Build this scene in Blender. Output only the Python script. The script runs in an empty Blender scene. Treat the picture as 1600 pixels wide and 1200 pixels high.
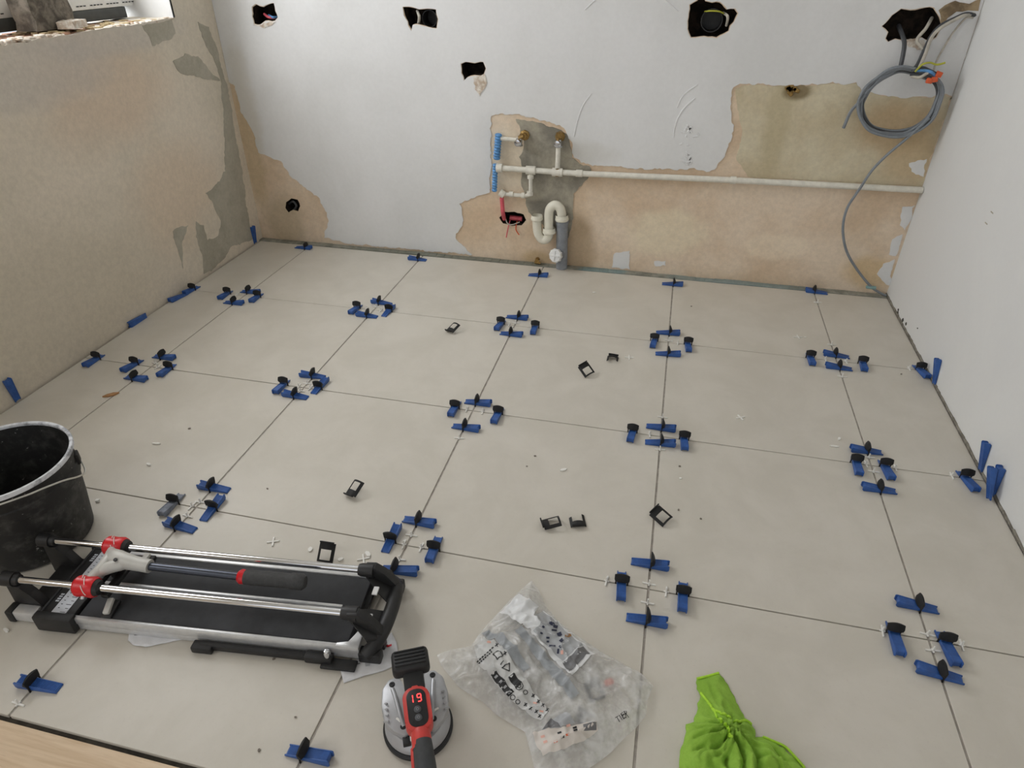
import bpy, bmesh, math, random
from mathutils import Vector, Matrix, noise

# ------------------------------------------------------------------ scene, camera, light
scene = bpy.context.scene
COL = scene.collection
PI = math.pi

CAM_C = Vector((1.73182, -2.89632, 1.25742))
CAM_R = Matrix(((0.97332939, 0.22940797, -0.0013756),
                (0.12403475, -0.5312785, -0.83806834),
                (-0.19299038, 0.81554592, -0.54556354)))
FPX = 1046.14
cam_data = bpy.data.cameras.new('camera')
cam_data.sensor_width = 36.0
cam_data.lens = 36.0 * FPX / 1600.0
cam_data.clip_start = 0.02
cam = bpy.data.objects.new('camera', cam_data)
rt, dn, fw = CAM_R[0], CAM_R[1], CAM_R[2]
m = Matrix(((rt[0], -dn[0], -fw[0], CAM_C[0]),
            (rt[1], -dn[1], -fw[1], CAM_C[1]),
            (rt[2], -dn[2], -fw[2], CAM_C[2]),
            (0, 0, 0, 1)))
cam.matrix_world = m
COL.objects.link(cam)
scene.camera = cam

world = bpy.data.worlds.new('overcast_sky')
scene.world = world
world.use_nodes = True
bg = world.node_tree.nodes['Background']
bg.inputs[0].default_value = (0.86, 0.92, 1.0, 1)
bg.inputs[1].default_value = 0.8

scene.view_settings.view_transform = 'Standard'
scene.view_settings.look = 'None'
scene.view_settings.gamma = 1.0
scene.view_settings.use_curve_mapping = False
scene.view_settings.exposure = 0.13


def area_light(name, loc, target, sx, sy, energy, col):
    d = bpy.data.lights.new(name, 'AREA')
    d.shape = 'RECTANGLE'
    d.size = sx
    d.size_y = sy
    d.energy = energy
    d.color = col
    o = bpy.data.objects.new(name, d)
    o.location = loc
    o.rotation_euler = (Vector(target) - Vector(loc)).to_track_quat('-Z', 'Y').to_euler()
    COL.objects.link(o)
    return o


# daylight entering by the window in the left wall; an unseen fill lamp is added behind the camera
area_light('window_daylight', (-0.62, -0.93, 1.66), (1.6, -0.93, 1.1), 1.20, 1.10, 33, (0.97, 0.985, 1.0))
area_light('second_window_daylight', (-0.60, -3.45, 1.62), (1.5, -2.6, 0.5), 1.30, 1.10, 12, (0.98, 0.99, 1.0))
area_light('rear_fill_light', (1.10, -5.55, 1.25), (0.9, 0.0, 0.75), 2.6, 2.1, 5.5, (1.0, 0.985, 0.96))  # fill lamp added behind the camera to lift the room

# ------------------------------------------------------------------ helpers
WX_L, WX_R, WY_B, CEIL = -0.29, 2.70, 0.04, 2.45


def ray(u, v):
    a, b = (u - 800.0) / FPX, (v - 600.0) / FPX
    return Vector([rt[i] * a + dn[i] * b + fw[i] for i in range(3)])


def on_z(u, v, z=0.0):
    d = ray(u, v)
    return CAM_C + d * ((z - CAM_C[2]) / d[2])


def on_y(u, v, y):
    d = ray(u, v)
    return CAM_C + d * ((y - CAM_C[1]) / d[1])


def on_x(u, v, x):
    d = ray(u, v)
    return CAM_C + d * ((x - CAM_C[0]) / d[0])


def srgb(r, g, b):
    f = lambda c: (c / 255 / 12.92) if c / 255 <= 0.04045 else ((c / 255 + 0.055) / 1.055) ** 2.4
    return (f(r), f(g), f(b), 1.0)


def tag(o, label=None, cat=None, group=None, kind=None):
    if label: o['label'] = label
    if cat: o['category'] = cat
    if group: o['group'] = group
    if kind: o['kind'] = kind
    return o


def empty(name, loc=(0, 0, 0), rz=0.0, label=None, cat=None, group=None):
    o = bpy.data.objects.new(name, None)
    o.empty_display_size = 0.02
    o.location = loc
    o.rotation_euler = (0, 0, rz)
    COL.objects.link(o)
    return tag(o, label, cat, group)


def link_mesh(name, me, mat=None, parent=None):
    if mat and not me.materials:
        me.materials.append(mat)
    o = bpy.data.objects.new(name, me)
    COL.objects.link(o)
    if parent: o.parent = parent
    return o


class MB:
    """collects shapes; build() links them as one mesh object"""

    def __init__(self):
        self.bm = bmesh.new()

    def _take(self, verts, M):
        if M is not None:
            bmesh.ops.transform(self.bm, matrix=M, verts=verts)
        return verts

    def box(self, c, s, M=None, bevel=0.0, seg=2):
        r = bmesh.ops.create_cube(self.bm, size=1.0)
        vs = r['verts']
        bmesh.ops.scale(self.bm, vec=s, verts=vs)
        if bevel > 0:
            es = list({e for v in vs for e in v.link_edges})
            rr = bmesh.ops.bevel(self.bm, geom=es, offset=bevel, segments=seg, affect='EDGES', profile=0.5)
            vs = list({v for f in rr['faces'] for v in f.verts} | {v for v in vs if v.is_valid})
        bmesh.ops.translate(self.bm, vec=c, verts=vs)
        return self._take(vs, M)

    def cyl(self, p0, p1, r0, r1=None, seg=20, caps=True):
        return self.tube([p0, p1], [r0, r0 if r1 is None else r1], seg, caps)

    def tube(self, pts, r, seg=12, caps=True, closed=False):
        pts = [Vector(p) for p in pts]
        n = len(pts)
        rs = r if isinstance(r, (list, tuple)) else [r] * n
        rings = []
        up = None
        for i in range(n):
            if closed:
                t = pts[(i + 1) % n] - pts[i - 1]
            else:
                t = pts[min(i + 1, n - 1)] - pts[max(i - 1, 0)]
            if t.length < 1e-9: t = Vector((0, 0, 1))
            t.normalize()
            if up is None:
                a = Vector((0, 0, 1)) if abs(t.z) < 0.9 else Vector((1, 0, 0))
                up = (a - t * a.dot(t)).normalized()
            else:
                up = up - t * up.dot(t)
                if up.length < 1e-6:
                    a = Vector((0, 0, 1)) if abs(t.z) < 0.9 else Vector((1, 0, 0))
                    up = a - t * a.dot(t)
                up.normalize()
            sd = t.cross(up)
            rings.append([self.bm.verts.new(pts[i] + (up * math.cos(2 * PI * k / seg) + sd * math.sin(2 * PI * k / seg)) * rs[i]) for k in range(seg)])
        for i in range(n if closed else n - 1):
            A, B = rings[i], rings[(i + 1) % n]
            for k in range(seg):
                self.bm.faces.new((A[k], A[(k + 1) % seg], B[(k + 1) % seg], B[k]))
        if caps and not closed:
            self.bm.faces.new(rings[0][::-1])
            self.bm.faces.new(rings[-1])
        return [v for R_ in rings for v in R_]

    def lathe(self, prof, seg=48, M=None):
        rings = []
        for (r, z) in prof:
            if r < 1e-6:
                rings.append([self.bm.verts.new((0, 0, z))])
            else:
                rings.append([self.bm.verts.new((r * math.cos(2 * PI * k / seg), r * math.sin(2 * PI * k / seg), z)) for k in range(seg)])
        for A, B in zip(rings, rings[1:]):
            for k in range(seg):
                a0, a1 = A[k % len(A)], A[(k + 1) % len(A)]
                b0, b1 = B[k % len(B)], B[(k + 1) % len(B)]
                f = [a0]
                for v in (a1, b1, b0):
                    if v not in f: f.append(v)
                if len(f) > 2: self.bm.faces.new(f)
        return self._take([v for R_ in rings for v in R_], M)

    def prism(self, poly, z0, z1, M=None, bevel=0.0):
        """polygon in xy (counter clockwise) extruded from z0 to z1"""
        a = [self.bm.verts.new((p[0], p[1], z0)) for p in poly]
        b = [self.bm.verts.new((p[0], p[1], z1)) for p in poly]
        n = len(poly)
        fs = [self.bm.faces.new(a[::-1]), self.bm.faces.new(b)]
        for i in range(n):
            fs.append(self.bm.faces.new((a[i], a[(i + 1) % n], b[(i + 1) % n], b[i])))
        vs = a + b
        if bevel > 0:
            es = list({e for f in fs for e in f.edges})
            rr = bmesh.ops.bevel(self.bm, geom=es, offset=bevel, segments=2, affect='EDGES', profile=0.5)
            vs = list({v for f in rr['faces'] for v in f.verts} | {v for v in vs if v.is_valid})
        return self._take(vs, M)

    def mesh(self, name, smooth=True, angle=35):
        bmesh.ops.recalc_face_normals(self.bm, faces=self.bm.faces[:])
        me = bpy.data.meshes.new(name)
        self.bm.to_mesh(me)
        self.bm.free()
        if smooth:
            me.shade_smooth()
            me.set_sharp_from_angle(angle=math.radians(angle))
        return me

    def build(self, name, mat, parent=None, smooth=True, angle=35):
        return link_mesh(name, self.mesh(name, smooth, angle), mat, parent)


def smooth_path(pts, n=8, closed=False):
    """Catmull-Rom through the points"""
    P = [Vector(p) for p in pts]
    out = []
    N = len(P)
    rng = range(N if closed else N - 1)
    for i in rng:
        if closed:
            p0, p1, p2, p3 = P[i - 1], P[i], P[(i + 1) % N], P[(i + 2) % N]
        else:
            p0, p1, p2, p3 = P[max(i - 1, 0)], P[i], P[i + 1], P[min(i + 2, N - 1)]
        for k in range(n):
            t = k / n
            out.append(0.5 * ((2 * p1) + (p2 - p0) * t + (2 * p0 - 5 * p1 + 4 * p2 - p3) * t * t + (3 * p1 - p0 - 3 * p2 + p3) * t ** 3))
    if not closed: out.append(P[-1])
    return out


def ragged(poly, step=0.012, amp=0.006, seed=0, skip=None):
    """breaks the straight edges of a 2-d polygon; an edge for which skip(a, b) holds stays straight"""
    out = []
    n = len(poly)
    for i in range(n):
        a, b = Vector(poly[i]), Vector(poly[(i + 1) % n])
        L = (b - a).length
        k = max(1, int(L / step))
        st = skip and skip(a, b)
        nn = Vector((-(b - a).y, (b - a).x))
        if nn.length > 0: nn.normalize()
        for j in range(1 if st else k):
            q = a + (b - a) * (j / k)
            if not st and j > 0:
                d = noise.noise(Vector((q.x * 22, q.y * 22, seed * 7.3))) + 0.8 * noise.noise(Vector((q.x * 80, q.y * 80, seed * 3.1)))
                q = q + nn * (d * amp * 1.3)
            out.append((q.x, q.y))
    return out


def fill_mesh(name, polys, thick):
    """2-d outlines (the first the border, the rest holes) filled and given thickness along z"""
    cu = bpy.data.curves.new(name, 'CURVE')
    cu.dimensions = '2D'
    cu.fill_mode = 'BOTH'
    cu.extrude = thick / 2
    for p in polys:
        s = cu.splines.new('POLY')
        s.points.add(len(p) - 1)
        for q, c in zip(s.points, p): q.co = (c[0], c[1], 0, 1)
        s.use_cyclic_u = True
    o = bpy.data.objects.new(name, cu)
    COL.objects.link(o)
    dg = bpy.context.evaluated_depsgraph_get()
    me = bpy.data.meshes.new_from_object(o.evaluated_get(dg))
    bpy.data.objects.remove(o)
    bpy.data.curves.remove(cu)
    me.materials.clear()
    return me


def to_back(me, y_front, thick):
    for v in me.vertices:
        x, y, z = v.co
        v.co = (x, y_front + thick / 2 - z, y)
    return me


def to_left(me, x_front, thick):
    for v in me.vertices:
        x, y, z = v.co
        v.co = (x_front - thick / 2 + z, x, y)
    return me


# ------------------------------------------------------------------ materials
MATS = {}


def new_mat(name):
    mt = bpy.data.materials.new(name)
    mt.use_nodes = True
    MATS[name] = mt
    nt = mt.node_tree
    return mt, nt, nt.nodes['Principled BSDF']


def noise_node(nt, scale, detail=4, rough=0.55, vec=None, dist=0.0):
    n = nt.nodes.new('ShaderNodeTexNoise')
    n.inputs['Scale'].default_value = scale
    n.inputs['Detail'].default_value = detail
    n.inputs['Roughness'].default_value = rough
    n.inputs['Distortion'].default_value = dist
    if vec is not None: nt.links.new(vec, n.inputs['Vector'])
    return n.outputs['Fac']


def map_range(nt, fac, a, b, c=0.0, d=1.0):
    n = nt.nodes.new('ShaderNodeMapRange')
    n.interpolation_type = 'SMOOTHSTEP'
    nt.links.new(fac, n.inputs[0])
    for i, v in enumerate((a, b, c, d)): n.inputs[1 + i].default_value = v
    return n.outputs[0]


def mix_col(nt, fac, a, b, blend='MIX'):
    n = nt.nodes.new('ShaderNodeMix')
    n.data_type = 'RGBA'
    n.blend_type = blend
    if isinstance(fac, (int, float)): n.inputs[0].default_value = fac
    else: nt.links.new(fac, n.inputs[0])
    for k, s in ((6, a), (7, b)):
        if isinstance(s, tuple): n.inputs[k].default_value = s
        else: nt.links.new(s, n.inputs[k])
    return n.outputs[2]


def math_node(nt, op, a, b=None):
    n = nt.nodes.new('ShaderNodeMath')
    n.operation = op
    for i, s in enumerate((a, b)):
        if s is None: continue
        if isinstance(s, (int, float)): n.inputs[i].default_value = s
        else: nt.links.new(s, n.inputs[i])
    return n.outputs[0]


def pos_node(nt):
    return nt.nodes.new('ShaderNodeNewGeometry').outputs['Position']


def obj_node(nt):
    return nt.nodes.new('ShaderNodeTexCoord').outputs['Object']


def bump(nt, bsdf, fac, strength, dist=0.002):
    b = nt.nodes.new('ShaderNodeBump')
    b.inputs['Strength'].default_value = strength
    b.inputs['Distance'].default_value = dist
    nt.links.new(fac, b.inputs['Height'])
    nt.links.new(b.outputs[0], bsdf.inputs['Normal'])


def plain(name, col, rough=0.5, metal=0.0, var=0.12, scale=30.0, bmp=0.0, spec=0.5, coat=0.0):
    """one colour with a faint procedural unevenness"""
    mt, nt, b = new_mat(name)
    co = obj_node(nt)
    f = noise_node(nt, scale, 5, 0.6, co)
    dark = tuple(c * (1 - var) for c in col[:3]) + (1,)
    light = tuple(min(1, c * (1 + var)) for c in col[:3]) + (1,)
    c = mix_col(nt, map_range(nt, f, 0.3, 0.7), dark, light)
    nt.links.new(c, b.inputs['Base Color'])
    b.inputs['Roughness'].default_value = rough
    b.inputs['Metallic'].default_value = metal
    b.inputs['Specular IOR Level'].default_value = spec
    b.inputs['Coat Weight'].default_value = coat
    if bmp: bump(nt, b, f, bmp)
    return mt


def blob_mask(nt, pos, center, radius, k=0.5, ns=6.0, soft=0.25):
    """distorted ellipsoid, 1 inside, in world space"""
    s = nt.nodes.new('ShaderNodeVectorMath'); s.operation = 'SUBTRACT'
    nt.links.new(pos, s.inputs[0]); s.inputs[1].default_value = center
    d = nt.nodes.new('ShaderNodeVectorMath'); d.operation = 'DIVIDE'
    nt.links.new(s.outputs[0], d.inputs[0]); d.inputs[1].default_value = radius
    l = nt.nodes.new('ShaderNodeVectorMath'); l.operation = 'LENGTH'
    nt.links.new(d.outputs[0], l.inputs[0])
    nz = noise_node(nt, ns, 6, 0.6, pos)
    t = math_node(nt, 'ADD', l.outputs['Value'], math_node(nt, 'MULTIPLY', math_node(nt, 'SUBTRACT', nz, 0.5), k * 2))
    return map_range(nt, t, 1.0 - soft, 1.0 + soft, 1.0, 0.0)


def plaster(name, c1, c2, scale=3.0, blobs=(), rough=0.9, bmp=0.25, fine=60.0, lo=0.35, hi=0.65, fa=0.08):
    mt, nt, b = new_mat(name)
    p = pos_node(nt)
    c = mix_col(nt, map_range(nt, noise_node(nt, scale, 6, 0.6, p, 0.3), lo, hi), c1, c2)
    for (cen, rad, col, amt, k, ns, soft) in blobs:
        fac = math_node(nt, 'MULTIPLY', blob_mask(nt, p, cen, rad, k, ns, soft), amt)
        c = mix_col(nt, fac, c, col)
    sp = map_range(nt, noise_node(nt, fine, 4, 0.7, p), 0.25, 0.75, 1 - fa, 1 + fa * 0.75)
    hs = nt.nodes.new('ShaderNodeVectorMath'); hs.operation = 'SCALE'
    nt.links.new(c, hs.inputs[0]); nt.links.new(sp, hs.inputs['Scale'])
    nt.links.new(hs.outputs[0], b.inputs['Base Color'])
    b.inputs['Roughness'].default_value = rough
    b.inputs['Specular IOR Level'].default_value = 0.25
    f = math_node(nt, 'ADD', noise_node(nt, 14, 5, 0.6, p), math_node(nt, 'MULTIPLY', noise_node(nt, 120, 3, 0.6, p), 0.3))
    bump(nt, b, f, bmp, 0.004)
    return mt
# ------------------------------------------------------------------ materials of the room
def W(u, v, y=WY_B):
    q = on_y(u, v, y)
    return (q.x, q.z)


def Lw(u, v):
    q = on_x(u, v, WX_L)
    return (q.y, q.z)


def bk(u, v):
    q = on_y(u, v, WY_B)
    return tuple(q)


def lf(u, v):
    q = on_x(u, v, WX_L)
    return tuple(q)


M_base = plaster('old_plaster_beige', srgb(230, 212, 190), srgb(214, 190, 162), 2.6, [
    (bk(1040, 365), (0.16, 1, 0.10), srgb(236, 224, 196), 0.6, 0.5, 9, 0.3),
    (bk(1210, 385), (0.13, 1, 0.06), srgb(238, 222, 198), 0.55, 0.5, 9, 0.2),
    (bk(1360, 425), (0.10, 1, 0.07), srgb(208, 178, 126), 0.6, 0.5, 9, 0.4),
    (bk(905, 390), (0.07, 1, 0.16), srgb(172, 148, 116), 0.6, 0.35, 10, 0.4),  # chipped plaster, with the drain pipe's brown shade painted in on its right
    (bk(840, 405), (0.07, 1, 0.05), srgb(186, 158, 112), 0.6, 0.4, 10, 0.4),
    (bk(445, 350), (0.10, 1, 0.14), srgb(196, 178, 150), 0.8, 0.5, 9, 0.4),
    (bk(392, 230), (0.05, 1, 0.30), srgb(202, 180, 146), 0.8, 0.6, 9, 0.4),
    (bk(800, 250), (0.12, 1, 0.14), srgb(228, 214, 192), 0.9, 0.3, 9, 0.3),
], bmp=0.3)
M_skim = plaster('white_skim_coat', srgb(231, 231, 231), srgb(222, 222, 221), 1.7, [
    (bk(905, 240), (0.14, 1, 0.05), srgb(205, 202, 194), 0.5, 0.5, 14, 0.4),
    (bk(385, 180), (0.06, 1, 0.30), srgb(205, 199, 186), 0.6, 0.5, 9, 0.5),
], bmp=0.05, rough=0.8, fa=0.02)
M_cement = plaster('grey_cement', srgb(176, 169, 152), srgb(132, 128, 118), 7, [], bmp=0.6, fine=90)
M_olive = plaster('olive_old_paint', srgb(214, 204, 178), srgb(200, 186, 156), 4, [
    (bk(1215, 190), (0.05, 1, 0.20), srgb(184, 170, 136), 0.6, 0.4, 8, 0.5),
    (bk(1400, 200), (0.14, 1, 0.10), srgb(196, 170, 134), 0.8, 0.5, 8, 0.4),
    (bk(1420, 250), (0.10, 1, 0.09), srgb(198, 174, 138), 0.7, 0.5, 10, 0.4),
    (bk(1245, 143), (0.05, 1, 0.03), srgb(122, 104, 70), 0.8, 0.4, 20, 0.4),
], bmp=0.3)
M_left = plaster('left_wall_plaster', srgb(228, 216, 198), srgb(216, 206, 188), 2.0, [
    (lf(165, 140), (1, 0.30, 0.18), srgb(220, 198, 174), 0.7, 0.5, 4, 0.5),
    (lf(60, 110), (1, 0.3, 0.10), srgb(200, 194, 186), 0.55, 0.6, 5, 0.4),
    (lf(190, 55), (1, 0.35, 0.06), srgb(200, 194, 186), 0.55, 0.5, 6, 0.4),
    (lf(280, 300), (1, 0.25, 0.2), srgb(222, 202, 178), 0.7, 0.5, 5, 0.5),
    (lf(90, 480), (1, 0.5, 0.25), srgb(204, 194, 174), 0.7, 0.5, 4, 0.5),
], bmp=0.22)
M_leftgrey = plaster('left_wall_cement_smear', srgb(184, 178, 162), srgb(170, 164, 148), 9, [], bmp=0.4)
M_white = plaster('white_plasterboard', srgb(228, 228, 226), srgb(222, 222, 221), 1.2, [], bmp=0.012, rough=0.75, fa=0.008)
M_hole = plaster('shade_dark_masonry', srgb(56, 46, 38), srgb(26, 22, 19), 24, [], bmp=1.0)  # masonry coloured near black to deepen the shade inside the holes
M_brick = plaster('broken_brick', srgb(184, 142, 118), srgb(150, 116, 96), 40, [], bmp=1.0)
M_crumb = plaster('white_plaster_crumble', srgb(232, 226, 216), srgb(196, 176, 156), 50, [], bmp=0.8)
M_screed = plaster('grey_adhesive', srgb(84, 80, 73), srgb(62, 59, 54), 30, [], bmp=0.6)
M_bed = plaster('joint_adhesive_light', srgb(182, 175, 166), srgb(160, 154, 146), 40, [], bmp=0.3)
M_ceil = plain('ceiling_white', srgb(214, 212, 206), 0.9, var=0.03, scale=3)

# tile: pale greige porcelain with very faint clouding
mt, nt, b = new_mat('porcelain_tile')
p = pos_node(nt)
c = mix_col(nt, map_range(nt, noise_node(nt, 5.0, 7, 0.65, p, 0.4), 0.3, 0.7), srgb(204, 198, 186), srgb(213, 207, 196))
c = mix_col(nt, map_range(nt, noise_node(nt, 130, 3, 0.7, p), 0.58, 0.75, 0, 0.25), c, srgb(188, 179, 166))
c = mix_col(nt, map_range(nt, noise_node(nt, 19, 5, 0.7, p), 0.62, 0.8, 0, 0.35), c, srgb(220, 215, 206))
nt.links.new(c, b.inputs['Base Color'])
b.inputs['Roughness'].default_value = 0.42
b.inputs['Specular IOR Level'].default_value = 0.45
bump(nt, b, noise_node(nt, 90, 4, 0.6, p), 0.03)
M_tile = mt

# oak laminate
mt, nt, b = new_mat('oak_laminate')
co = pos_node(nt)
mp = nt.nodes.new('ShaderNodeMapping')
mp.inputs['Scale'].default_value = (2.0, 26.0, 1.0)
mp.inputs['Rotation'].default_value = (0, 0, 0.03)
nt.links.new(co, mp.inputs['Vector'])
g1 = noise_node(nt, 1.6, 6, 0.6, mp.outputs[0], 1.2)
g2 = noise_node(nt, 9.0, 4, 0.7, mp.outputs[0], 0.2)
c = mix_col(nt, map_range(nt, g1, 0.3, 0.7), srgb(226, 202, 172), srgb(208, 180, 146))
c = mix_col(nt, map_range(nt, g2, 0.5, 0.8, 0, 0.5), c, srgb(192, 160, 122))
nt.links.new(c, b.inputs['Base Color'])
b.inputs['Roughness'].default_value = 0.5
M_oak = mt


def structure(o):
    o['kind'] = 'structure'
    return o


# ------------------------------------------------------------------ floor: screed with every tile a piece of its own
fl = MB()
fl.box((1.205, -1.185, -0.071), (3.05, 2.47, 0.12))
floor = structure(fl.build('floor', M_screed, smooth=False))
GX, GY = 0.0054, 0.0032     # long joints a little wider than the cross joints
XS = [WX_L + 0.012, 0.0, 0.6, 1.2, 1.8, 2.4, WX_R - 0.005]
YS = [0.0, -0.6, -1.2, -1.8, -2.398]
cache = {}
rnd = random.Random(4)
for j in range(4):
    for i in range(6):
        x0, x1 = XS[i] + (GX / 2 if i else 0), XS[i + 1] - (GX / 2 if i < 5 else 0)
        y1, y0 = YS[j] - (GY / 2 if j else 0), YS[j + 1] + (GY / 2 if j < 3 else 0)
        key = (round(x1 - x0, 4), round(y1 - y0, 4))
        if key not in cache:
            t = MB()
            t.box((0, 0, -0.005), (key[0], key[1], 0.010), bevel=0.0008, seg=1)
            cache[key] = t.mesh('tile', True, 25)
            cache[key].materials.append(M_tile)
        o = link_mesh('tile', cache[key], None, floor)
        o.location = ((x0 + x1) / 2, (y0 + y1) / 2, rnd.uniform(-0.0004, 0.0))

for i in range(5):
    t = MB(); t.box((0.6 * i, -1.2, -0.0068), (GX * 0.98, 2.39, 0.008)); t.build('joint_bed', M_bed, floor, smooth=False)

# oak laminate beyond the tiled field, with a dark edge gap
lam = MB()
lam.box((1.2, -4.02, -0.075), (3.1, 3.2, 0.12))
floor2 = structure(lam.build('floor_laminate', M_screed, smooth=False))
pl = {}
yy = -2.407
row = 0
while yy > -5.5:
    w = 0.192
    xx = -0.3 - [0.0, 0.45, 0.9][row % 3]
    while xx < 2.72:
        xa, xb = max(xx, -0.29), min(xx + 1.29, 2.70)
        if xb - xa > 0.03:
            k = round(xb - xa, 3)
            if k not in pl:
                t = MB(); t.box((0, 0, 0), (k, w - 0.0008, 0.010), bevel=0.0008, seg=1)
                pl[k] = t.mesh('plank', True, 25); pl[k].materials.append(M_oak)
            o = link_mesh('plank', pl[k], None, floor2)
            o.location = ((xa + xb) / 2, yy - w / 2, -0.0095)
        xx += 1.2905
    yy -= w
    row += 1

# ------------------------------------------------------------------ back wall: base plaster with broken holes, white skim and patches on top
holes_px = [
    [(395, 11), (401, 7), (412, 11), (420, 7), (428, 5), (430, 17), (434, 27), (430, 32), (415, 32), (407, 38), (398, 37), (395, 26)],
    [(630, 11), (645, 12), (655, 15), (668, 14), (681, 15), (684, 30), (682, 44), (670, 42), (656, 38), (646, 38), (644, 47), (639, 39), (633, 24)],
    [(721, 100), (728, 97), (742, 99), (755, 97), (759, 107), (755, 118), (742, 117), (731, 120), (726, 125), (722, 114)],
    [(1078, 8), (1090, 1), (1098, -8), (1102, 2), (1124, 4), (1135, 15), (1147, 14), (1152, 21), (1146, 34), (1140, 40), (1138, 48), (1119, 58), (1100, 56), (1080, 58), (1075, 45)],
    [(1378, 41), (1394, 24), (1408, 14), (1430, 16), (1446, 12), (1458, 13), (1464, 22), (1470, 38), (1462, 58), (1452, 64), (1440, 58), (1424, 61), (1410, 62), (1399, 60), (1388, 65), (1384, 60), (1388, 50)],
    [(447, 316), (455, 310), (465, 312), (469, 322), (466, 330), (458, 328), (451, 332), (446, 325)],
    [(780, 340), (789, 331), (804, 331), (818, 335), (822, 344), (815, 352), (800, 353), (786, 349)],
    [(1482, 28), (1496, 20), (1514, 18), (1527, 19), (1525, 35), (1513, 34), (1504, 29), (1492, 30)],
]
HOLES = [ragged([W(*q) for q in h], 0.012, 0.003, i + 1) for i, h in enumerate(holes_px)]


def grow(poly, d):
    cx = sum(p[0] for p in poly) / len(poly); cy = sum(p[1] for p in poly) / len(poly)
    out = []
    for (x, y) in poly:
        v = Vector((x - cx, y - cy)); L = v.length or 1
        v *= (L + d * (1 + 0.9 * noise.noise(Vector((x * 90, y * 90, 2))))) / L
        out.append((cx + v.x, cy + v.y))
    return out


border = [(WX_L - 0.02, -0.12), (WX_R + 0.01, -0.12), (WX_R + 0.01, CEIL), (WX_L - 0.02, CEIL)]
wall_back = structure(link_mesh('wall_back', to_back(fill_mesh('wall_back', [border] + HOLES, 0.07), WY_B, 0.07), M_base))
wall_back.data.materials.append(M_hole)          # broken masonry inside the holes, with shade put into its colour
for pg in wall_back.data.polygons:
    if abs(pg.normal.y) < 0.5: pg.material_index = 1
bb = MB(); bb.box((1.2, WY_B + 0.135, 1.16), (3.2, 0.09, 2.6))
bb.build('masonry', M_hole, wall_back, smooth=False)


def back_patch(name, pts, thick, mat, seed, amp=0.006, step=0.012, holes=(), skip=None):
    me = fill_mesh(name, [ragged(pts, step, amp, seed, skip)] + list(holes), thick)
    return link_mesh(name, to_back(me, WY_B - thick, thick), mat, wall_back)


skim_px = [(357, 128), (368, 135), (376, 168), (398, 212), (404, 238), (424, 246), (440, 252), (455, 276), (480, 296), (500, 310), (514, 345), (507, 371), (540, 381), (600, 388), (680, 396), (738, 402),
           (712, 372), (724, 345), (718, 318), (745, 306), (766, 300), (768, 181), (808, 178), (862, 192), (884, 204), (894, 222), (897, 246), (908, 254), (926, 259),
           (1000, 262), (1058, 266), (1085, 262), (1108, 268), (1120, 261), (1136, 232), (1146, 200), (1141, 166), (1146, 136), (1162, 131), (1232, 133), (1338, 128),
           (1346, 141), (1366, 146), (1402, 151), (1456, 152), (1468, 146), (1488, 150)]
skim = [W(*q) for q in skim_px]
skim[0] = (WX_L + 0.001, skim[0][1])
skim = [(x, max(z, 0.012)) for x, z in skim] + [(WX_R - 0.002, skim[-1][1]), (WX_R - 0.002, CEIL - 0.002), (WX_L + 0.001, CEIL - 0.002)]
top = lambda a, b: (a.y > 1.3 or b.y > 1.3)
back_patch('skim_coat', skim, 0.0035, M_skim, 3, 0.007, 0.010,
           [grow(h, 0.003) for i, h in enumerate(HOLES) if i in (0, 1, 2, 3, 4)] + [], top)
back_patch('cement_patch', [W(*q) for q in ((806, 186), (845, 192), (868, 200), (888, 214), (894, 246), (906, 256), (922, 260), (924, 268), (918, 280), (905, 292), (896, 302), (894, 345), (888, 372), (848, 350), (826, 331), (822, 312), (815, 290), (818, 262), (811, 245), (819, 226), (813, 206))], 0.003, M_cement, 5, 0.006)
olive = [W(*q) for q in ((1150, 138), (1162, 133), (1232, 135), (1338, 130), (1346, 142), (1402, 152), (1456, 153), (1470, 147), (1489, 152))]
zz = W(1441, 292)[1]
olive += [(WX_R - 0.004, olive[-1][1]), (WX_R - 0.004, zz), W(1300, 284), W(1168, 276), W(1150, 245), W(1160, 205), W(1152, 170)]
back_patch('old_paint_patch', olive, 0.0016, M_olive, 7, 0.005)
for k, px in enumerate((((1410, 323), (1430, 321), (1414, 360), (1406, 352)), ((1394, 374), (1410, 366), (1399, 400), (1389, 398)), ((1380, 412), (1398, 405), (1389, 446), (1378, 438), (1370, 428)),
                        ((960, 396), (984, 392), (984, 421), (956, 418)), ((1022, 408), (1040, 408), (1040, 415), (1024, 416)), ((1420, 255), (1448, 248), (1443, 276), (1424, 268)))):
    back_patch('skim_scrap', [W(*q) for q in px], 0.002, M_skim, 20 + k, 0.005, 0.010)
# plaster torn off around the cable chase in the upper right corner
back_patch('chase_patch', [W(*q) for q in ((1466, 16), (1476, 8), (1492, 1), (1514, 6), (1532, -2), (1528, 17), (1512, 16), (1494, 18), (1480, 28), (1472, 40))], 0.005,
           plaster('chase_plaster', srgb(168, 148, 118), srgb(120, 104, 82), 20, [], bmp=0.8), 31, 0.004)
# crumbled edges hanging below two of the holes
for k, px in enumerate((((740, 121), (758, 116), (760, 132), (750, 150), (742, 138)), ((396, 39), (408, 39), (420, 35), (432, 34), (415, 44)), ((1412, 64), (1444, 62), (1446, 74), (1432, 78)))):
    back_patch('crumbled_edge', [W(*q) for q in px], 0.006, M_crumb, 40 + k, 0.006, 0.006)
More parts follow.
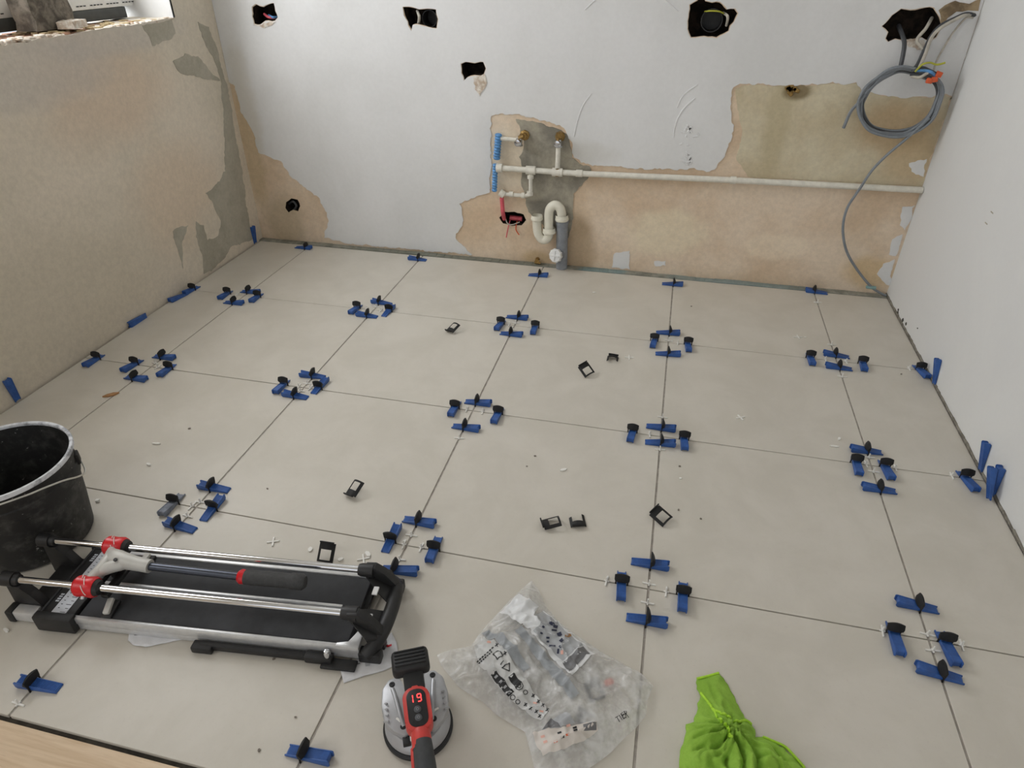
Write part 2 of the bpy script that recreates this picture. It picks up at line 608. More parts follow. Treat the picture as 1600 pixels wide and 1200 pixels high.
# trowel marks: raised curved ridges of skim
for pts in (((897, 213), (902, 190), (911, 165), (924, 146)), ((1052, 214), (1056, 192), (1068, 170), (1086, 153)), ((1058, 168), (1068, 148), (1090, 132)), ((914, 15), (930, 0)), ((1040, 0), (1060, 18))):
    t = MB()
    t.tube(smooth_path([(W(*q)[0], WY_B - 0.0035, W(*q)[1]) for q in pts], 6), 0.0022, 6)
    t.build('trowel_ridge', M_skim, wall_back)
# torn skim crust between the two trowel marks
rnd = random.Random(11)
t = MB()
for k in range(26):
    u, v = 1074 + rnd.gauss(0, 7), 225 + rnd.uniform(-30, 30)
    q = W(u, v)
    t.box((q[0], WY_B - 0.0035, q[1]), (rnd.uniform(.006, .02), 0.004, rnd.uniform(.004, .012)), Matrix.Translation((q[0], 0, q[1])) @ Matrix.Rotation(rnd.uniform(-1, 1), 4, 'Y') @ Matrix.Translation((-q[0], 0, -q[1])), 0.001, 1)
t.build('skim_crust', M_skim, wall_back)

# joint between the last tile row and the wall: adhesive bed and edge strip
t = MB()
for k in range(75):
    x = WX_L + 0.02 + k * 0.0398
    h = 0.006 + 0.004 * noise.noise(Vector((x * 6, 0, 3)))
    t.box((x, 0.021, -0.012 + h / 2), (0.0405, 0.036 + 0.004 * noise.noise(Vector((x * 9, 4, 0))), 0.02 + h), None, 0.002, 1)
edge = structure(t.build('trim_1', plaster('edge_adhesive', srgb(160, 158, 146), srgb(126, 126, 116), 16, [
    (bk(700, 396), (0.5, 1, 1), srgb(120, 122, 110), 0.7, 0.6, 9, 0.4),
    (bk(1150, 440), (0.25, 1, 1), srgb(140, 160, 160), 0.6, 0.7, 12, 0.4),
    (bk(940, 420), (0.10, 1, 1), srgb(128, 152, 152), 0.7, 0.7, 14, 0.3)], bmp=0.6)))

# ------------------------------------------------------------------ left wall with the window opening
WIN_Y0, WIN_Y1, WIN_Z0, WIN_Z1 = -1.62, -0.236, 1.02, 2.22
T_L = 0.24
sill_edge = [(WIN_Y0, 1.008), (-1.3, 1.012), (-1.06, 1.014), (-0.9, 1.016), (-0.74, 1.018), (-0.62, 1.022), (-0.45, 1.021), (WIN_Y1, 1.026)]
hole = ragged(sill_edge + [(WIN_Y1, WIN_Z1), (WIN_Y0, WIN_Z1)], 0.02, 0.003, 9, lambda a, b: a.y > 1.5 or b.y > 1.5)
lb = [(-5.6, -0.12), (WY_B, -0.12), (WY_B, CEIL), (-5.6, CEIL)]
wall_left = structure(link_mesh('wall_left', to_left(fill_mesh('wall_left', [lb, hole, [(-4.1, 1.0), (-2.8, 1.0), (-2.8, 2.2), (-4.1, 2.2)]], T_L), WX_L, T_L), M_left))


def left_patch(name, px, thick, mat, seed, amp=0.006, step=0.012):
    me = fill_mesh(name, [ragged([Lw(*q) for q in px], step, amp, seed)], thick)
    return link_mesh(name, to_left(me, WX_L + thick, thick), mat, wall_left)


left_patch('cement_smear', ((270, 96), (292, 84), (309, 88), (330, 114), (344, 126), (322, 124), (300, 118), (286, 116), (276, 108)), 0.0018, M_leftgrey, 51)
left_patch('cement_smear', ((309, 34), (318, 62), (336, 98), (345, 126), (349, 190), (352, 268), (334, 292), (321, 302), (333, 318), (345, 345), (341, 368), (324, 376), (318, 352), (306, 346), (306, 370), (316, 398), (318, 428), (330, 424), (352, 402), (360, 386), (394, 374), (386, 330), (379, 270), (367, 210), (358, 150), (342, 90), (326, 42)), 0.0018, M_leftgrey, 52, 0.007)
left_patch('cement_smear', ((270, 362), (282, 354), (294, 352), (284, 382), (286, 420), (276, 385)), 0.0015, M_leftgrey, 53)
left_patch('cement_smear', ((222, 40), (268, 30), (274, 52), (266, 62), (238, 72), (230, 52)), 0.0015, M_leftgrey, 54)

# window: reveal linings, unplastered sill, frame with printed film, glass
rv = MB(); rv.box((WX_L - T_L / 2, WIN_Y1 + 0.004, 1.63), (T_L, 0.012, 1.21), None, 0.001, 1)
rv.build('reveal', M_skim, wall_left)
rv = MB(); rv.box((WX_L - T_L / 2, WIN_Y0 - 0.004, 1.62), (T_L, 0.012, 1.2), None, 0.001, 1)
rv.build('reveal', M_skim, wall_left)
rnd = random.Random(7)
s = MB()
for k in range(34):
    y = WIN_Y0 + 0.02 + k * 0.041
    for r in range(3):
        x = WX_L - 0.050 - r * 0.068
        s.box((x, y, 1.006 + rnd.uniform(-.004, .006)), (0.072, 0.043, 0.024), Matrix.Identity(4), 0.004, 1)
s.build('sill_bed', M_brick, wall_left)
s = MB()
for k in range(150):
    y = WIN_Y0 + 0.01 + k * 0.00915
    zc = 1.018
    if -0.80 < y < -0.60: continue
    s.box((0, 0, 0), (rnd.uniform(.014, .034), rnd.uniform(.012, .03), rnd.uniform(.006, .014)),
          Matrix.Translation((WX_L - 0.016 + rnd.uniform(-.008, .003), y, zc + rnd.uniform(-.006, .005))) @ Matrix.Rotation(rnd.uniform(-.4, .4), 4, 'Z'), 0.002, 1)
s.build('plaster_lip', M_crumb, wall_left)
s = MB()
for k in range(60):
    y = rnd.uniform(-0.86, -0.30)
    s.box((0, 0, 0), (rnd.uniform(.01, .03), rnd.uniform(.01, .035), rnd.uniform(.006, .014)),
          Matrix.Translation((WX_L - rnd.uniform(0.02, 0.17), y, 1.021)) @ Matrix.Rotation(rnd.uniform(-1, 1), 4, 'Z'), 0.002, 1)
s.build('rubble', plaster('foam_and_mortar', srgb(196, 178, 138), srgb(150, 128, 100), 40, [], bmp=0.8), wall_left)

M_pvc = plain('window_pvc_film', srgb(226, 226, 222), 0.4, var=0.03)
M_dkgap = plain('frame_gap_dark', srgb(70, 72, 70), 0.6, var=0.15)
M_ink = plain('printed_ink_black', srgb(36, 36, 38), 0.6, var=0.1)
XF = -0.455
wn = MB(); wn.box((XF - 0.03, (WIN_Y0 + WIN_Y1) / 2, 1.105), (0.07, WIN_Y1 - WIN_Y0 - 0.02, 0.075), None, 0.004)
window = structure(wn.build('window_1', M_pvc))
for nm, c, sz in (('top_rail', (XF - 0.03, -0.928, 2.18), (0.07, 1.36, 0.075)), ('side_rail', (XF - 0.03, -0.285, 1.64), (0.07, 0.08, 1.0)), ('side_rail', (XF - 0.03, -1.57, 1.64), (0.07, 0.08, 1.0)), ('mullion', (XF - 0.03, -0.93, 1.64), (0.07, 0.09, 1.0))):
    q = MB(); q.box(c, sz, None, 0.004); q.build(nm, M_pvc, window)
q = MB(); q.box((XF - 0.02, -0.94, 1.048), (0.05, 1.28, 0.038), None, 0.002); q.build('gap_strip', M_dkgap, window)  # strip coloured dark to stand for the shaded gap below the frame
mg, ng, bgl = new_mat('window_glass')
bgl.inputs['Base Color'].default_value = (0.95, 0.98, 1, 1)
bgl.inputs['Transmission Weight'].default_value = 1.0
bgl.inputs['Roughness'].default_value = 0.02
bgl.inputs['IOR'].default_value = 1.1
for yc in (-0.605, -1.255):
    q = MB(); q.box((-0.70, yc, 1.64), (0.006, 0.57, 1.0)); q.build('pane', mg, window)
# film print on the bottom rail: short lines of small type and a dark code block
q = MB()
fx = XF + 0.0062
for k in range(46):
    y = -1.0 + k * 0.017
    if (k * 7) % 5 == 0 or -0.86 < y < -0.55: continue
    q.box((fx, y, 1.081), (0.0012, 0.011, 0.0035))
for k in range(20):
    y = -1.0 + k * 0.012
    if y > -0.86: continue
    q.box((fx, y, 1.116), (0.0012, 0.008, 0.003))
for k in range(5):
    q.box((fx, -0.925 + k * 0.009, 1.098), (0.0012, 0.0055, 0.016))
q.build('film_print', M_ink, window)

# things left on the sill: grey mortar lump in front of the frame and a broken white block
def rough_block(name, c, s_, rz, mat, seed, label, cat, amp=0.006):
    t = MB()
    r0 = bmesh.ops.create_cube(t.bm, size=1.0)
    bmesh.ops.subdivide_edges(t.bm, edges=t.bm.edges[:], cuts=5, use_grid_fill=True)
    for v in t.bm.verts:
        p_ = Vector((v.co.x * s_[0], v.co.y * s_[1], v.co.z * s_[2]))
        n_ = noise.noise_vector(p_ * 40 + Vector((seed, 0, 0))) * amp
        if v.co.z < -0.49: n_.z = 0
        v.co = p_ + n_
    bmesh.ops.transform(t.bm, matrix=Matrix.Translation(c) @ Matrix.Rotation(rz, 4, 'Z'), verts=t.bm.verts[:])
    return tag(t.build(name, mat, angle=50), label, cat)


rough_block('mortar_lump', (-0.392, -0.76, 1.030 + 0.075), (0.07, 0.19, 0.15), 0.1, plaster('sill_mortar', srgb(142, 134, 122), srgb(92, 86, 78), 30, [], bmp=0.9), 4, 'rough grey mortar lump standing on the window sill', 'mortar lump', 0.012)
rough_block('plaster_block', (-0.332, -0.715, 1.030 + 0.011), (0.055, 0.105, 0.022), 0.35, M_crumb, 9, 'broken white plaster block lying on the window sill', 'plaster block', 0.005)

# ------------------------------------------------------------------ right wall, rear wall with the wide opening, ceiling
r = MB(); r.box((WX_R + 0.06, -2.77, 1.165), (0.12, 5.66, 2.57))
wall_right = structure(r.build('wall_right', M_white, smooth=False))
t = MB()
rnd = random.Random(5)
for k in range(46):
    y = 0.02 - k * 0.036
    t.box((0, 0, 0), (0.005, 0.04, rnd.uniform(.006, .012)), Matrix.Translation((WX_R - 0.0015, y, 0.003)) @ Matrix.Rotation(rnd.uniform(-.1, .1), 4, 'X'), 0.001, 1)
t.build('wall_foot_adhesive', plaster('foot_adhesive', srgb(150, 145, 134), srgb(112, 107, 98), 30, [], bmp=0.5), wall_right)
t = MB()
for (u, v, s_) in ((1403, 489, .016), (1411, 500, .014), (1416, 506, .012), (1434, 513, .006), (1404, 484, .01)):
    q = on_x(u, v, WX_R)
    t.box((0, 0, 0), (0.006, s_, s_ * 0.8), Matrix.Translation(q) @ Matrix.Rotation(0.6, 4, 'X'), 0.002, 1)
t.build('mortar_splash', M_screed, wall_right)
for (u, v) in ((1550, 332), (1541, 349)):
    q = on_x(u, v, WX_R)
    t = MB(); t.box(q, (0.0015, 0.02, 0.004), None, 0.0005, 1); t.build('scuff', M_leftgrey, wall_right)
c = MB(); c.box((1.2, -2.77, CEIL + 0.05), (3.3, 5.9, 0.1)); structure(c.build('ceiling', M_ceil, smooth=False))
rb = [(WX_L - 0.1, -0.12), (WX_R + 0.1, -0.12), (WX_R + 0.1, CEIL), (WX_L - 0.1, CEIL)]
rh = [(-0.2, 0.05), (2.4, 0.05), (2.4, 2.2), (-0.2, 2.2)]
me = to_back(fill_mesh('wall_rear', [rb, rh], 0.15), -5.62, 0.15)
structure(link_mesh('wall_rear', me, M_white))
# ------------------------------------------------------------------ tile levelling wedges, clips, spacers
M_blue = plain('blue_plastic', srgb(46, 88, 156), 0.40, var=0.15, scale=60)
M_clip = plain('black_plastic', srgb(14, 14, 16), 0.62, var=0.2, scale=60)
M_spacer = plain('white_plastic', srgb(236, 234, 228), 0.5, var=0.03)
WL, WW, WT, WH = 0.091, 0.0215, 0.0045, 0.0185       # wedge length, width, thin and thick end


def wedge_mesh():
    """thick end at +x, thin at -x, resting on z = 0: side walls, sunken toothed ramp, hollow thick end"""
    t = MB()
    up = lambda x: WT + (WH - WT) * (x + WL / 2) / WL
    prof = [(-WL / 2, 0.0), (WL / 2 - 0.004, 0.0), (WL / 2, 0.004), (WL / 2, WH - 0.002), (WL / 2 - 0.003, WH), (-WL / 2, WT)]
    Mx = Matrix(((1, 0, 0, 0), (0, 0, 1, 0), (0, 1, 0, 0), (0, 0, 0, 1)))
    for s in (-1, 1):
        a, b_ = s * WW / 2, s * (WW / 2 - 0.0025)
        t.prism(prof, min(a, b_), max(a, b_), Mx, 0.0007)
    core = [(-WL / 2 + 0.0005, 0.0003), (WL / 2 - 0.008, 0.0003), (WL / 2 - 0.004, 0.003), (WL / 2 - 0.004, WH - 0.004)]
    n = 26
    for k in range(n):
        x1 = WL / 2 - 0.006 - k * (WL - 0.010) / n
        x0 = x1 - (WL - 0.010) / n * 0.9
        core += [(x1, up(x1) - 0.0013), (x0, up(x0) - 0.0005)]
    t.prism(core, -WW / 2 + 0.0022, WW / 2 - 0.0022, Mx)
    return t.mesh('wedge', True, 30)


def clip_mesh():
    """plate standing in the joint (local y along the joint), solid hood over the wedge, two legs"""
    t = MB()
    Mx = Matrix(((1, 0, 0, 0), (0, 0, 1, 0), (0, 1, 0, 0), (0, 0, 0, 1)))
    n = 8
    rings = []
    for k in range(n + 1):
        s = 2 * k / n - 1
        y = 0.0160 * s
        wing = 1.0 + 0.10 * abs(s)
        bow = 0.0035 * (1 - s * s)
        zt = 0.0350 - 0.0050 * s * s
        prof = [(-0.0012, 0.0126), (-0.0014, zt - 0.001), (0.0012 + bow * 0.4, zt), (0.0058 + bow, 0.0205), (0.0068 + bow, 0.0158), (0.0042 + bow, 0.0152), (0.0014, 0.0142)]
        rings.append([t.bm.verts.new((px, y * (wing if pz > 0.02 else 1.0), pz)) for px, pz in prof])
    for A, B in zip(rings, rings[1:]):
        for k in range(7):
            t.bm.faces.new((A[k], A[(k + 1) % 7], B[(k + 1) % 7], B[k]))
    t.bm.faces.new(rings[0]); t.bm.faces.new(rings[-1][::-1])
    for s in (-1, 1):
        t.box((0, s * 0.0138, 0.004), (0.0022, 0.0034, 0.021), None, 0.0004, 1)
        t.box((0.0012, s * 0.0138, 0.0145), (0.0045, 0.0034, 0.008), None, 0.0006, 1)
    return t.mesh('clip', True, 40)


ME_W = wedge_mesh(); ME_W.materials.append(M_blue)
ME_C = clip_mesh(); ME_C.materials.append(M_clip)

ORD = ['first', 'second', 'third', 'fourth', 'fifth']
ROWN = {1: 'back', 2: 'middle', 3: 'front'}
rnd = random.Random(21)


def leveler(joint, idx, u, v, thick, label, rot=None):
    q = on_z(u, v, 0.008)
    a = {'R': 0.0, 'L': PI, 'F': -PI / 2, 'B': PI / 2}[thick]
    if rot is None: rot = rnd.uniform(-5, 5)
    if joint == 'V': jx, jy = 0.6 * idx, q.y
    else: jx, jy = q.x, -0.6 * idx
    root = empty('tile_leveler', (jx, jy, 0), 0, label, 'tile leveler', 'tile levellers in the floor joints')
    w = link_mesh('wedge', ME_W, None, root)
    d = Vector((q.x - jx, q.y - jy))
    lim = 0.018
    if d.length > lim: d *= lim / d.length
    w.location = (d.x, d.y, 0.0004)
    w.rotation_euler = (0, 0, a + math.radians(rot))
    c = link_mesh('clip', ME_C, None, root)
    c.rotation_euler = (0, 0, a + math.radians(rot * 0.25) + (PI if thick in 'BR' and False else 0))
    return root


M_dusty = plain('dusty_blue_plastic', srgb(128, 134, 146), 0.7, var=0.25, scale=60)
BW = 'blue wedge in black clip'
for i, (u, v, th) in enumerate(((474, 386, 'R'), (652, 404, 'L'), (841, 429, 'R'), (1051, 443, 'R'), (1276, 455, 'L'))):
    leveler('V', i, u, v, th, BW + ' at the back wall, %s from the left' % ORD[i])
CROSS = {
    (0, 1): ((351, 460, 'F'), (400, 464, 'F'), (391, 455, 'R'), (365, 472, 'R')),
    (1, 1): ((555, 482, 'F'), (607, 485, 'B'), (596, 472, 'L'), (573, 492, 'L')),
    (2, 1): ((781, 507, 'F'), (835, 513, 'F'), (808, 495, 'R'), (799, 521, 'R')),
    (3, 1): ((1022, 534, 'F'), (1075, 540, 'F'), (1044, 519, 'R'), (1044, 552, 'R')),
    (4, 1): ((1267, 560, 'F'), (1349, 569, 'F'), (1307, 554, 'L'), (1311, 573, 'L')),
    (0, 2): ((206, 570, 'F'), (260, 577, 'F'), (256, 557, 'R'), (212, 590, 'R')),
    (1, 2): ((439, 603, 'F'), (500, 602, 'B'), (488, 586, 'L'), (461, 617, 'L')),
    (2, 2): ((710, 637, 'F'), (777, 648, 'F'), (747, 628, 'R'), (728, 667, 'R')),
    (3, 2): ((988, 676, 'F'), (1069, 688, 'F'), (1033, 667, 'R'), (1032, 691, 'R')),
    (4, 2): ((1340, 728, 'F'), (1386, 734, 'F'), (1354, 703, 'L'), (1374, 763, 'L')),
    (1, 3): ((268, 787, 'F'), (332, 793, 'B'), (334, 761, 'L'), (281, 821, 'L')),
    (2, 3): ((612, 840, 'B'), (678, 857, 'F'), (655, 814, 'R'), (625, 890, 'R')),
    (3, 3): ((971, 914, 'F'), (1067, 931, 'F'), (1016, 880, 'R'), (1011, 968, 'R')),
    (4, 3): ((1400, 998, 'F'), (1482, 1012, 'F'), (1433, 945, 'L'), (1468, 1051, 'L')),
}
SIDE = ('left of', 'right of', 'behind', 'in front of')
for (i, j), ws in CROSS.items():
    n = ORD[i] if j < 3 else ORD[i - 1]
    for k, (u, v, th) in enumerate(ws):
        lv = leveler('H' if k < 2 else 'V', j if k < 2 else i, u, v, th, '%s %s the %s crossing, %s joint line' % ('dusty grey-blue wedge in clip' if (i, j, k) == (1, 3, 0) else BW, SIDE[k], n, ROWN[j]))
        if (i, j, k) == (1, 3, 0):
            ws_ = [c_ for c_ in bpy.data.objects if c_.parent == lv and c_.data == ME_W][0]
            ws_.material_slots[0].link = 'OBJECT'; ws_.material_slots[0].material = M_dusty
leveler('H', 1, 299, 452, 'F', BW + ' at left wall end of the back joint line')
leveler('H', 1, 1440, 579, 'F', BW + ' at right wall end of the back joint line', 12)
leveler('H', 2, 146, 562, 'F', BW + ' at left wall end of the middle joint line')
leveler('H', 2, 1514, 753, 'F', BW + ' at right wall end of the middle joint line', 10)
leveler('V', 1, 60, 1069, 'L', BW + ' beside the oak floor, below the tile cutter')
leveler('V', 2, 483, 1178, 'R', BW + ' at lower edge, left of the suction lifter')


def loose_wedge(label, M):
    o = link_mesh('levelling_wedge', ME_W)
    o.matrix_world = M
    return tag(o, label, 'wedge', 'spare wedges along the walls')


def standing(u, v, wall_x, label, lean=0.10, yaw=0.0, side=1, extra=0.0):
    """wedge jammed thin end down between the tile edge and the wall"""
    q = on_x(u, v, wall_x)
    ly = Matrix.Rotation(-PI / 2, 4, 'Y')        # +x (thick) up
    Mx = Matrix.Translation((wall_x - side * (0.0010 + extra), q.y, 0.0455)) @ Matrix.Rotation(yaw, 4, 'X') @ Matrix.Rotation(0 if side > 0 else PI, 4, 'Z') @ ly
    # flat underside against the wall, thick head toward the room
    return loose_wedge(label, Mx)


standing(1459, 598, WX_R, 'blue wedge standing against right wall at the back joint line', yaw=-0.30)
standing(1528, 740, WX_R, 'thinner-looking blue wedge standing upright behind the leaning pair on right wall', yaw=-0.22)
standing(1548, 778, WX_R, 'wide blue wedge leaning on right wall beside the middle joint line', yaw=-0.10)
standing(1552, 782, WX_R, 'blue wedge overlapping its neighbour, nearest on the right wall', yaw=-0.42, extra=0.0195)
standing(26, 628, WX_L, 'blue wedge standing upright on left wall above the bucket', yaw=0.10, side=-1)
standing(397, 376, WX_L, 'dark blue wedge standing upright in the back left corner', yaw=0.05, side=-1)
q = on_z(217, 500, 0.012)
loose_wedge('blue wedge lying along the left wall between the two joint lines', Matrix.Translation((WX_L + 0.019, q.y, 0.0108)) @ Matrix.Rotation(-PI / 2, 4, 'Z') @ Matrix.Rotation(PI / 2, 4, 'X'))
q = on_z(272, 460, 0.012)
loose_wedge('blue wedge lying flat on left wall side beside the clipped one', Matrix.Translation((WX_L + 0.030, q.y - 0.01, 0.0004)) @ Matrix.Rotation(-PI * 0.56, 4, 'Z'))

# ------------------------------------------------------------------ white cross spacers in the joints


def spacer_mesh():
    t = MB()
    t.box((0, 0, 0.0016), (0.0036, 0.031, 0.0034), None, 0.0005, 1)     # bar across the joint
    t.box((0, 0, 0.004), (0.0034, 0.0034, 0.022), None, 0.0005, 1)      # upright arm, foot in the joint
    t.box((0, 0, 0.0016), (0.012, 0.0034, 0.003), None, 0.0005, 1)
    return t.mesh('spacer', True, 30)


def cross_mesh():
    t = MB()
    t.box((0, 0, 0.0014), (0.031, 0.0042, 0.0034), None, 0.0006, 1)
    t.box((0, 0, 0.0015), (0.0042, 0.031, 0.0034), None, 0.0006, 1)
    return t.mesh('cross', True, 30)


ME_S = spacer_mesh(); ME_S.materials.append(M_spacer)
ME_X = cross_mesh(); ME_X.materials.append(M_spacer)
SP = 'small white plastic spacer'
spots = {
    (0, 1): (('H', 370, 460, 'left of'), ('V', 387, 457, 'behind')),
    (1, 1): (('H', 572, 483, 'left of'), ('V', 589, 479, 'behind'), ('H', 594, 486, 'right of')),
    (2, 1): (('H', 795, 508, 'left of'), ('V', 804, 504, 'behind'), ('V', 799, 514, 'in front of')),
    (3, 1): (('V', 1041, 531, 'behind'), ('H', 1059, 537, 'right of')),
    (4, 1): (('V', 1300, 538, 'behind'), ('H', 1290, 561, 'left of'), ('H', 1322, 564, 'right of'), ('V', 1317, 588, 'in front of')),
    (0, 2): (('V', 243, 567, 'behind'), ('H', 244, 575, 'right of')),
    (1, 2): (('H', 466, 604, 'left of'), ('V', 482, 599, 'behind'), ('H', 484, 607, 'right of'), ('V', 472, 611, 'in front of')),
    (2, 2): (('H', 729, 640, 'left of'), ('H', 754, 643, 'right of'), ('V', 717, 684, 'in front of')),
    (3, 2): (('V', 1032, 651, 'behind'), ('H', 1015, 680, 'left of'), ('V', 1026, 701, 'in front of')),
    (4, 2): (('V', 1358, 714, 'behind'), ('H', 1354, 727, 'left of'), ('H', 1400, 733, 'right of'), ('V', 1364, 736, 'in front of')),
    (1, 3): (('H', 299, 791, 'left of'), ('V', 318, 785, 'behind'), ('H', 324, 796, 'right of'), ('V', 298, 807, 'in front of')),
    (2, 3): (('H', 632, 848, 'left of'), ('V', 643, 836, 'behind'), ('H', 659, 853, 'right of'), ('V', 626, 874, 'in front of')),
    (3, 3): (('H', 948, 906, 'left of'), ('V', 1011, 911, 'behind'), ('H', 1041, 925, 'right of'), ('V', 1009, 941, 'in front of')),
    (4, 3): (('H', 1380, 988, 'left of'), ('V', 1451, 991, 'behind'), ('H', 1504, 1010, 'right of'), ('V', 1459, 1016, 'in front of')),
}


def spacer(jt, idx, u, v, label):
    q = on_z(u, v, 0.003)
    o = link_mesh('tile_spacer', ME_S)
    if jt == 'V':
        o.location = (0.6 * idx, q.y, 0.0002); o.rotation_euler = (0, 0, PI / 2 + rnd.uniform(-.12, .12))
    else:
        o.location = (q.x, -0.6 * idx, 0.0002); o.rotation_euler = (0, 0, rnd.uniform(-.12, .12))
    return tag(o, label, 'spacer', 'white spacers in the floor joints')


for (i, j), ss in spots.items():
    n = ORD[i] if j < 3 else ORD[i - 1]
    for (jt, u, v, side) in ss:
        spacer(jt, i if jt == 'V' else j, u, v, '%s in the joint %s the %s crossing, %s joint line' % (SP, side, n, ROWN[j]))
spacer('V', 4, 1280, 472, SP + ' in the joint near the back wall, far right')
spacer('H', 1, 1420, 574, SP + ' at the right end of the back joint line')
spacer('H', 2, 1489, 746, SP + ' at the right end of the middle joint line')
spacer('V', 1, 35, 1101, SP + ' at the edge of the oak floor')

for (u, v, rz, label) in ((427, 847, 0.4, 'white cross spacer lying loose behind the tile cutter rails'),
                          (1157, 653, 0.5, 'white cross spacer lying loose on a tile right of centre'),
                          (983, 559, 0.1, 'white cross spacer lying loose beside a black clip near back'),
                          (568, 874, 0.5, 'white cross spacer touching the upper right corner of the cutter'),
                          (1247, 527, 0.2, 'white cross spacer lying loose near the right wall, back tiles')):
    o = link_mesh('cross_spacer', ME_X)
    q = on_z(u, v, 0.0); o.location = (q.x, q.y, 0.0002); o.rotation_euler = (0, 0, rz)
    tag(o, label, 'spacer', 'loose white cross spacers')

# ------------------------------------------------------------------ snapped-off clips lying on the tiles


def broken_clip_mesh(full):
    """curved plate with a window, legs snapped off short; lies flat in xy, y up the plate"""
    t = MB()
    n = 10
    th = 0.0016
    def arc(x): return 0.005 * (1 - (x / 0.017) ** 2)
    def band(x0, x1, y0, y1, m):
        A = []
        for k in range(m + 1):
            x = x0 + (x1 - x0) * k / m
            z = arc(x)
            A.append([t.bm.verts.new((x, y0, z)), t.bm.verts.new((x, y1, z)), t.bm.verts.new((x, y1, z + th)), t.bm.verts.new((x, y0, z + th))])
        for a, c_ in zip(A, A[1:]):
            for e in range(4): t.bm.faces.new((a[e], a[(e + 1) % 4], c_[(e + 1) % 4], c_[e]))
        t.bm.faces.new(A[0]); t.bm.faces.new(A[-1][::-1])
    band(-0.017, 0.017, 0.006, 0.019, n)
    band(-0.017, -0.0115, -0.015, 0.006, 3)
    band(0.0115, 0.017, -0.015 if full else -0.009, 0.006, 3)
    if full:
        band(-0.017, 0.017, -0.019, -0.015, n)
    t.box((0, 0.0205, 0.006), (0.030, 0.003, 0.005), None, 0.0008, 1)
    return t.mesh('broken_clip', True, 35)


ME_B = [broken_clip_mesh(True), broken_clip_mesh(False)]
M_clipdusty = plain('dusty_black_plastic', srgb(40, 41, 44), 0.45, var=0.35, scale=90)
for me in ME_B: me.materials.append(M_clip)
for (u, v, k, rz, rx, ry, h, label) in (
        (708, 514, 0, 2.7, -0.35, 0.15, 0.008, 'snapped black clip lying on the back tiles left of centre'),
        (916, 579, 0, 0.9, 0.55, -0.35, 0.016, 'pointed black clip standing tilted on a tile beyond the centre'),
        (957, 563, 1, 0.0, -0.1, 0.05, 0.002, 'small arched black clip fragment beside the tilted pointed one'),
        (555, 764, 0, 2.85, -0.45, 0.25, 0.014, 'dusty grey-black clip frame propped up left of centre tile'),
        (862, 818, 0, 2.0, -0.15, 0.15, 0.006, 'black clip frame with window, left of the pair near centre'),
        (902, 814, 1, 3.45, 0.0, 0.0, 0.001, 'flat black U-shaped clip, right one of the pair near centre'),
        (1033, 805, 0, 1.0, 0.25, -0.25, 0.015, 'crumpled black clip resting beside the fourth long joint'),
        (511, 866, 0, 0.05, 0.75, 0.0, 0.010, 'black clip standing behind the cutter rail with a square hole')):
    o = link_mesh('broken_clip', ME_B[k])
    q = on_z(u, v, h)
    o.matrix_world = Matrix.Translation((q.x, q.y, h)) @ Matrix.Rotation(rz, 4, 'Z') @ Matrix.Rotation(rx, 4, 'X') @ Matrix.Rotation(ry, 4, 'Y') @ Matrix.Diagonal((1.2, 1.2, 1.6, 1))
    lo = min((o.matrix_world @ vv.co).z for vv in o.data.vertices)
    o.location.z += 0.0004 - lo
    tag(o, label, 'broken clip', 'snapped clips on the floor')

# ------------------------------------------------------------------ chips and crumbs


def chip_mesh(seed, sx, sy, sz):
    r_ = random.Random(seed)
    t = MB()
    n = 6
    poly = [(sx / 2 * math.cos(2 * PI * k / n) * r_.uniform(.75, 1.15), sy / 2 * math.sin(2 * PI * k / n) * r_.uniform(.7, 1.2)) for k in range(n)]
    t.prism(poly, 0, sz)
    return t.mesh('chip', True, 30)


M_plch = plain('plaster_chip_white', srgb(240, 238, 232), 0.7, var=0.03)
M_wood = plain('bare_wood', srgb(176, 132, 88), 0.7, var=0.2)
for k, (u, v, sx, sy, sz, rz, label) in enumerate((
        (244, 694, .034, .008, .004, 0.15, 'long thin white plaster sliver right of the bucket'),
        (233, 727, .018, .010, .005, -0.3, 'short white plaster chip right of the bucket, below the sliver'),
        (153, 784, .012, .010, .007, 0.3, 'small white plaster lump touching the bucket shadow'),
        (880, 735, .022, .009, .004, 0.6, 'white oval plaster chip on the tile above the black pair'),
        (1063, 748, .009, .008, .003, 0.0, 'tiny white plaster speck right of the fourth long joint'),
        (1311, 686, .016, .009, .003, 1.1, 'white rectangular chip near the fourth wedge cluster at right'),
        (1304, 698, .026, .007, .003, 0.0, 'pointed white sliver left of the right-hand wedge cluster'),
        (485, 859, .012, .016, .003, 0.1, 'upright white plastic scrap left of the black clip by cutter'),
        (532, 875, .016, .010, .004, 0.6, 'white scrap just right of the black clip by the cutter'),
        (575, 866, .024, .012, .003, -0.7, 'white scrap beside the cross spacer at the cutter corner'),
        (10, 986, .018, .008, .005, -0.3, 'white plaster crumb left of the tile cutter foot'),
        (928, 457, .018, .008, .002, 0.1, 'faint white flake on the back tiles'),
        (1258, 527, .010, .006, .002, 0.1, 'tiny white flake beside the loose spacer at right'))):
    me = chip_mesh(k + 3, sx, sy, sz); me.materials.append(M_plch)
    o = link_mesh('plaster_chip', me); q = on_z(u, v, 0)
    o.location = (q.x, q.y, 0.0004); o.rotation_euler = (0, 0, rz)
    tag(o, label, 'chip', 'white chips on the tiles')
me = chip_mesh(77, .05, .016, .005); me.materials.append(M_wood)
o = link_mesh('wood_chip', me); q = on_z(173, 618, 0); o.location = (q.x, q.y, 0.0004); o.rotation_euler = (0, 0, 0.75)
tag(o, 'tan wood chip lying across the joint above the bucket', 'chip')
rr = random.Random(90)
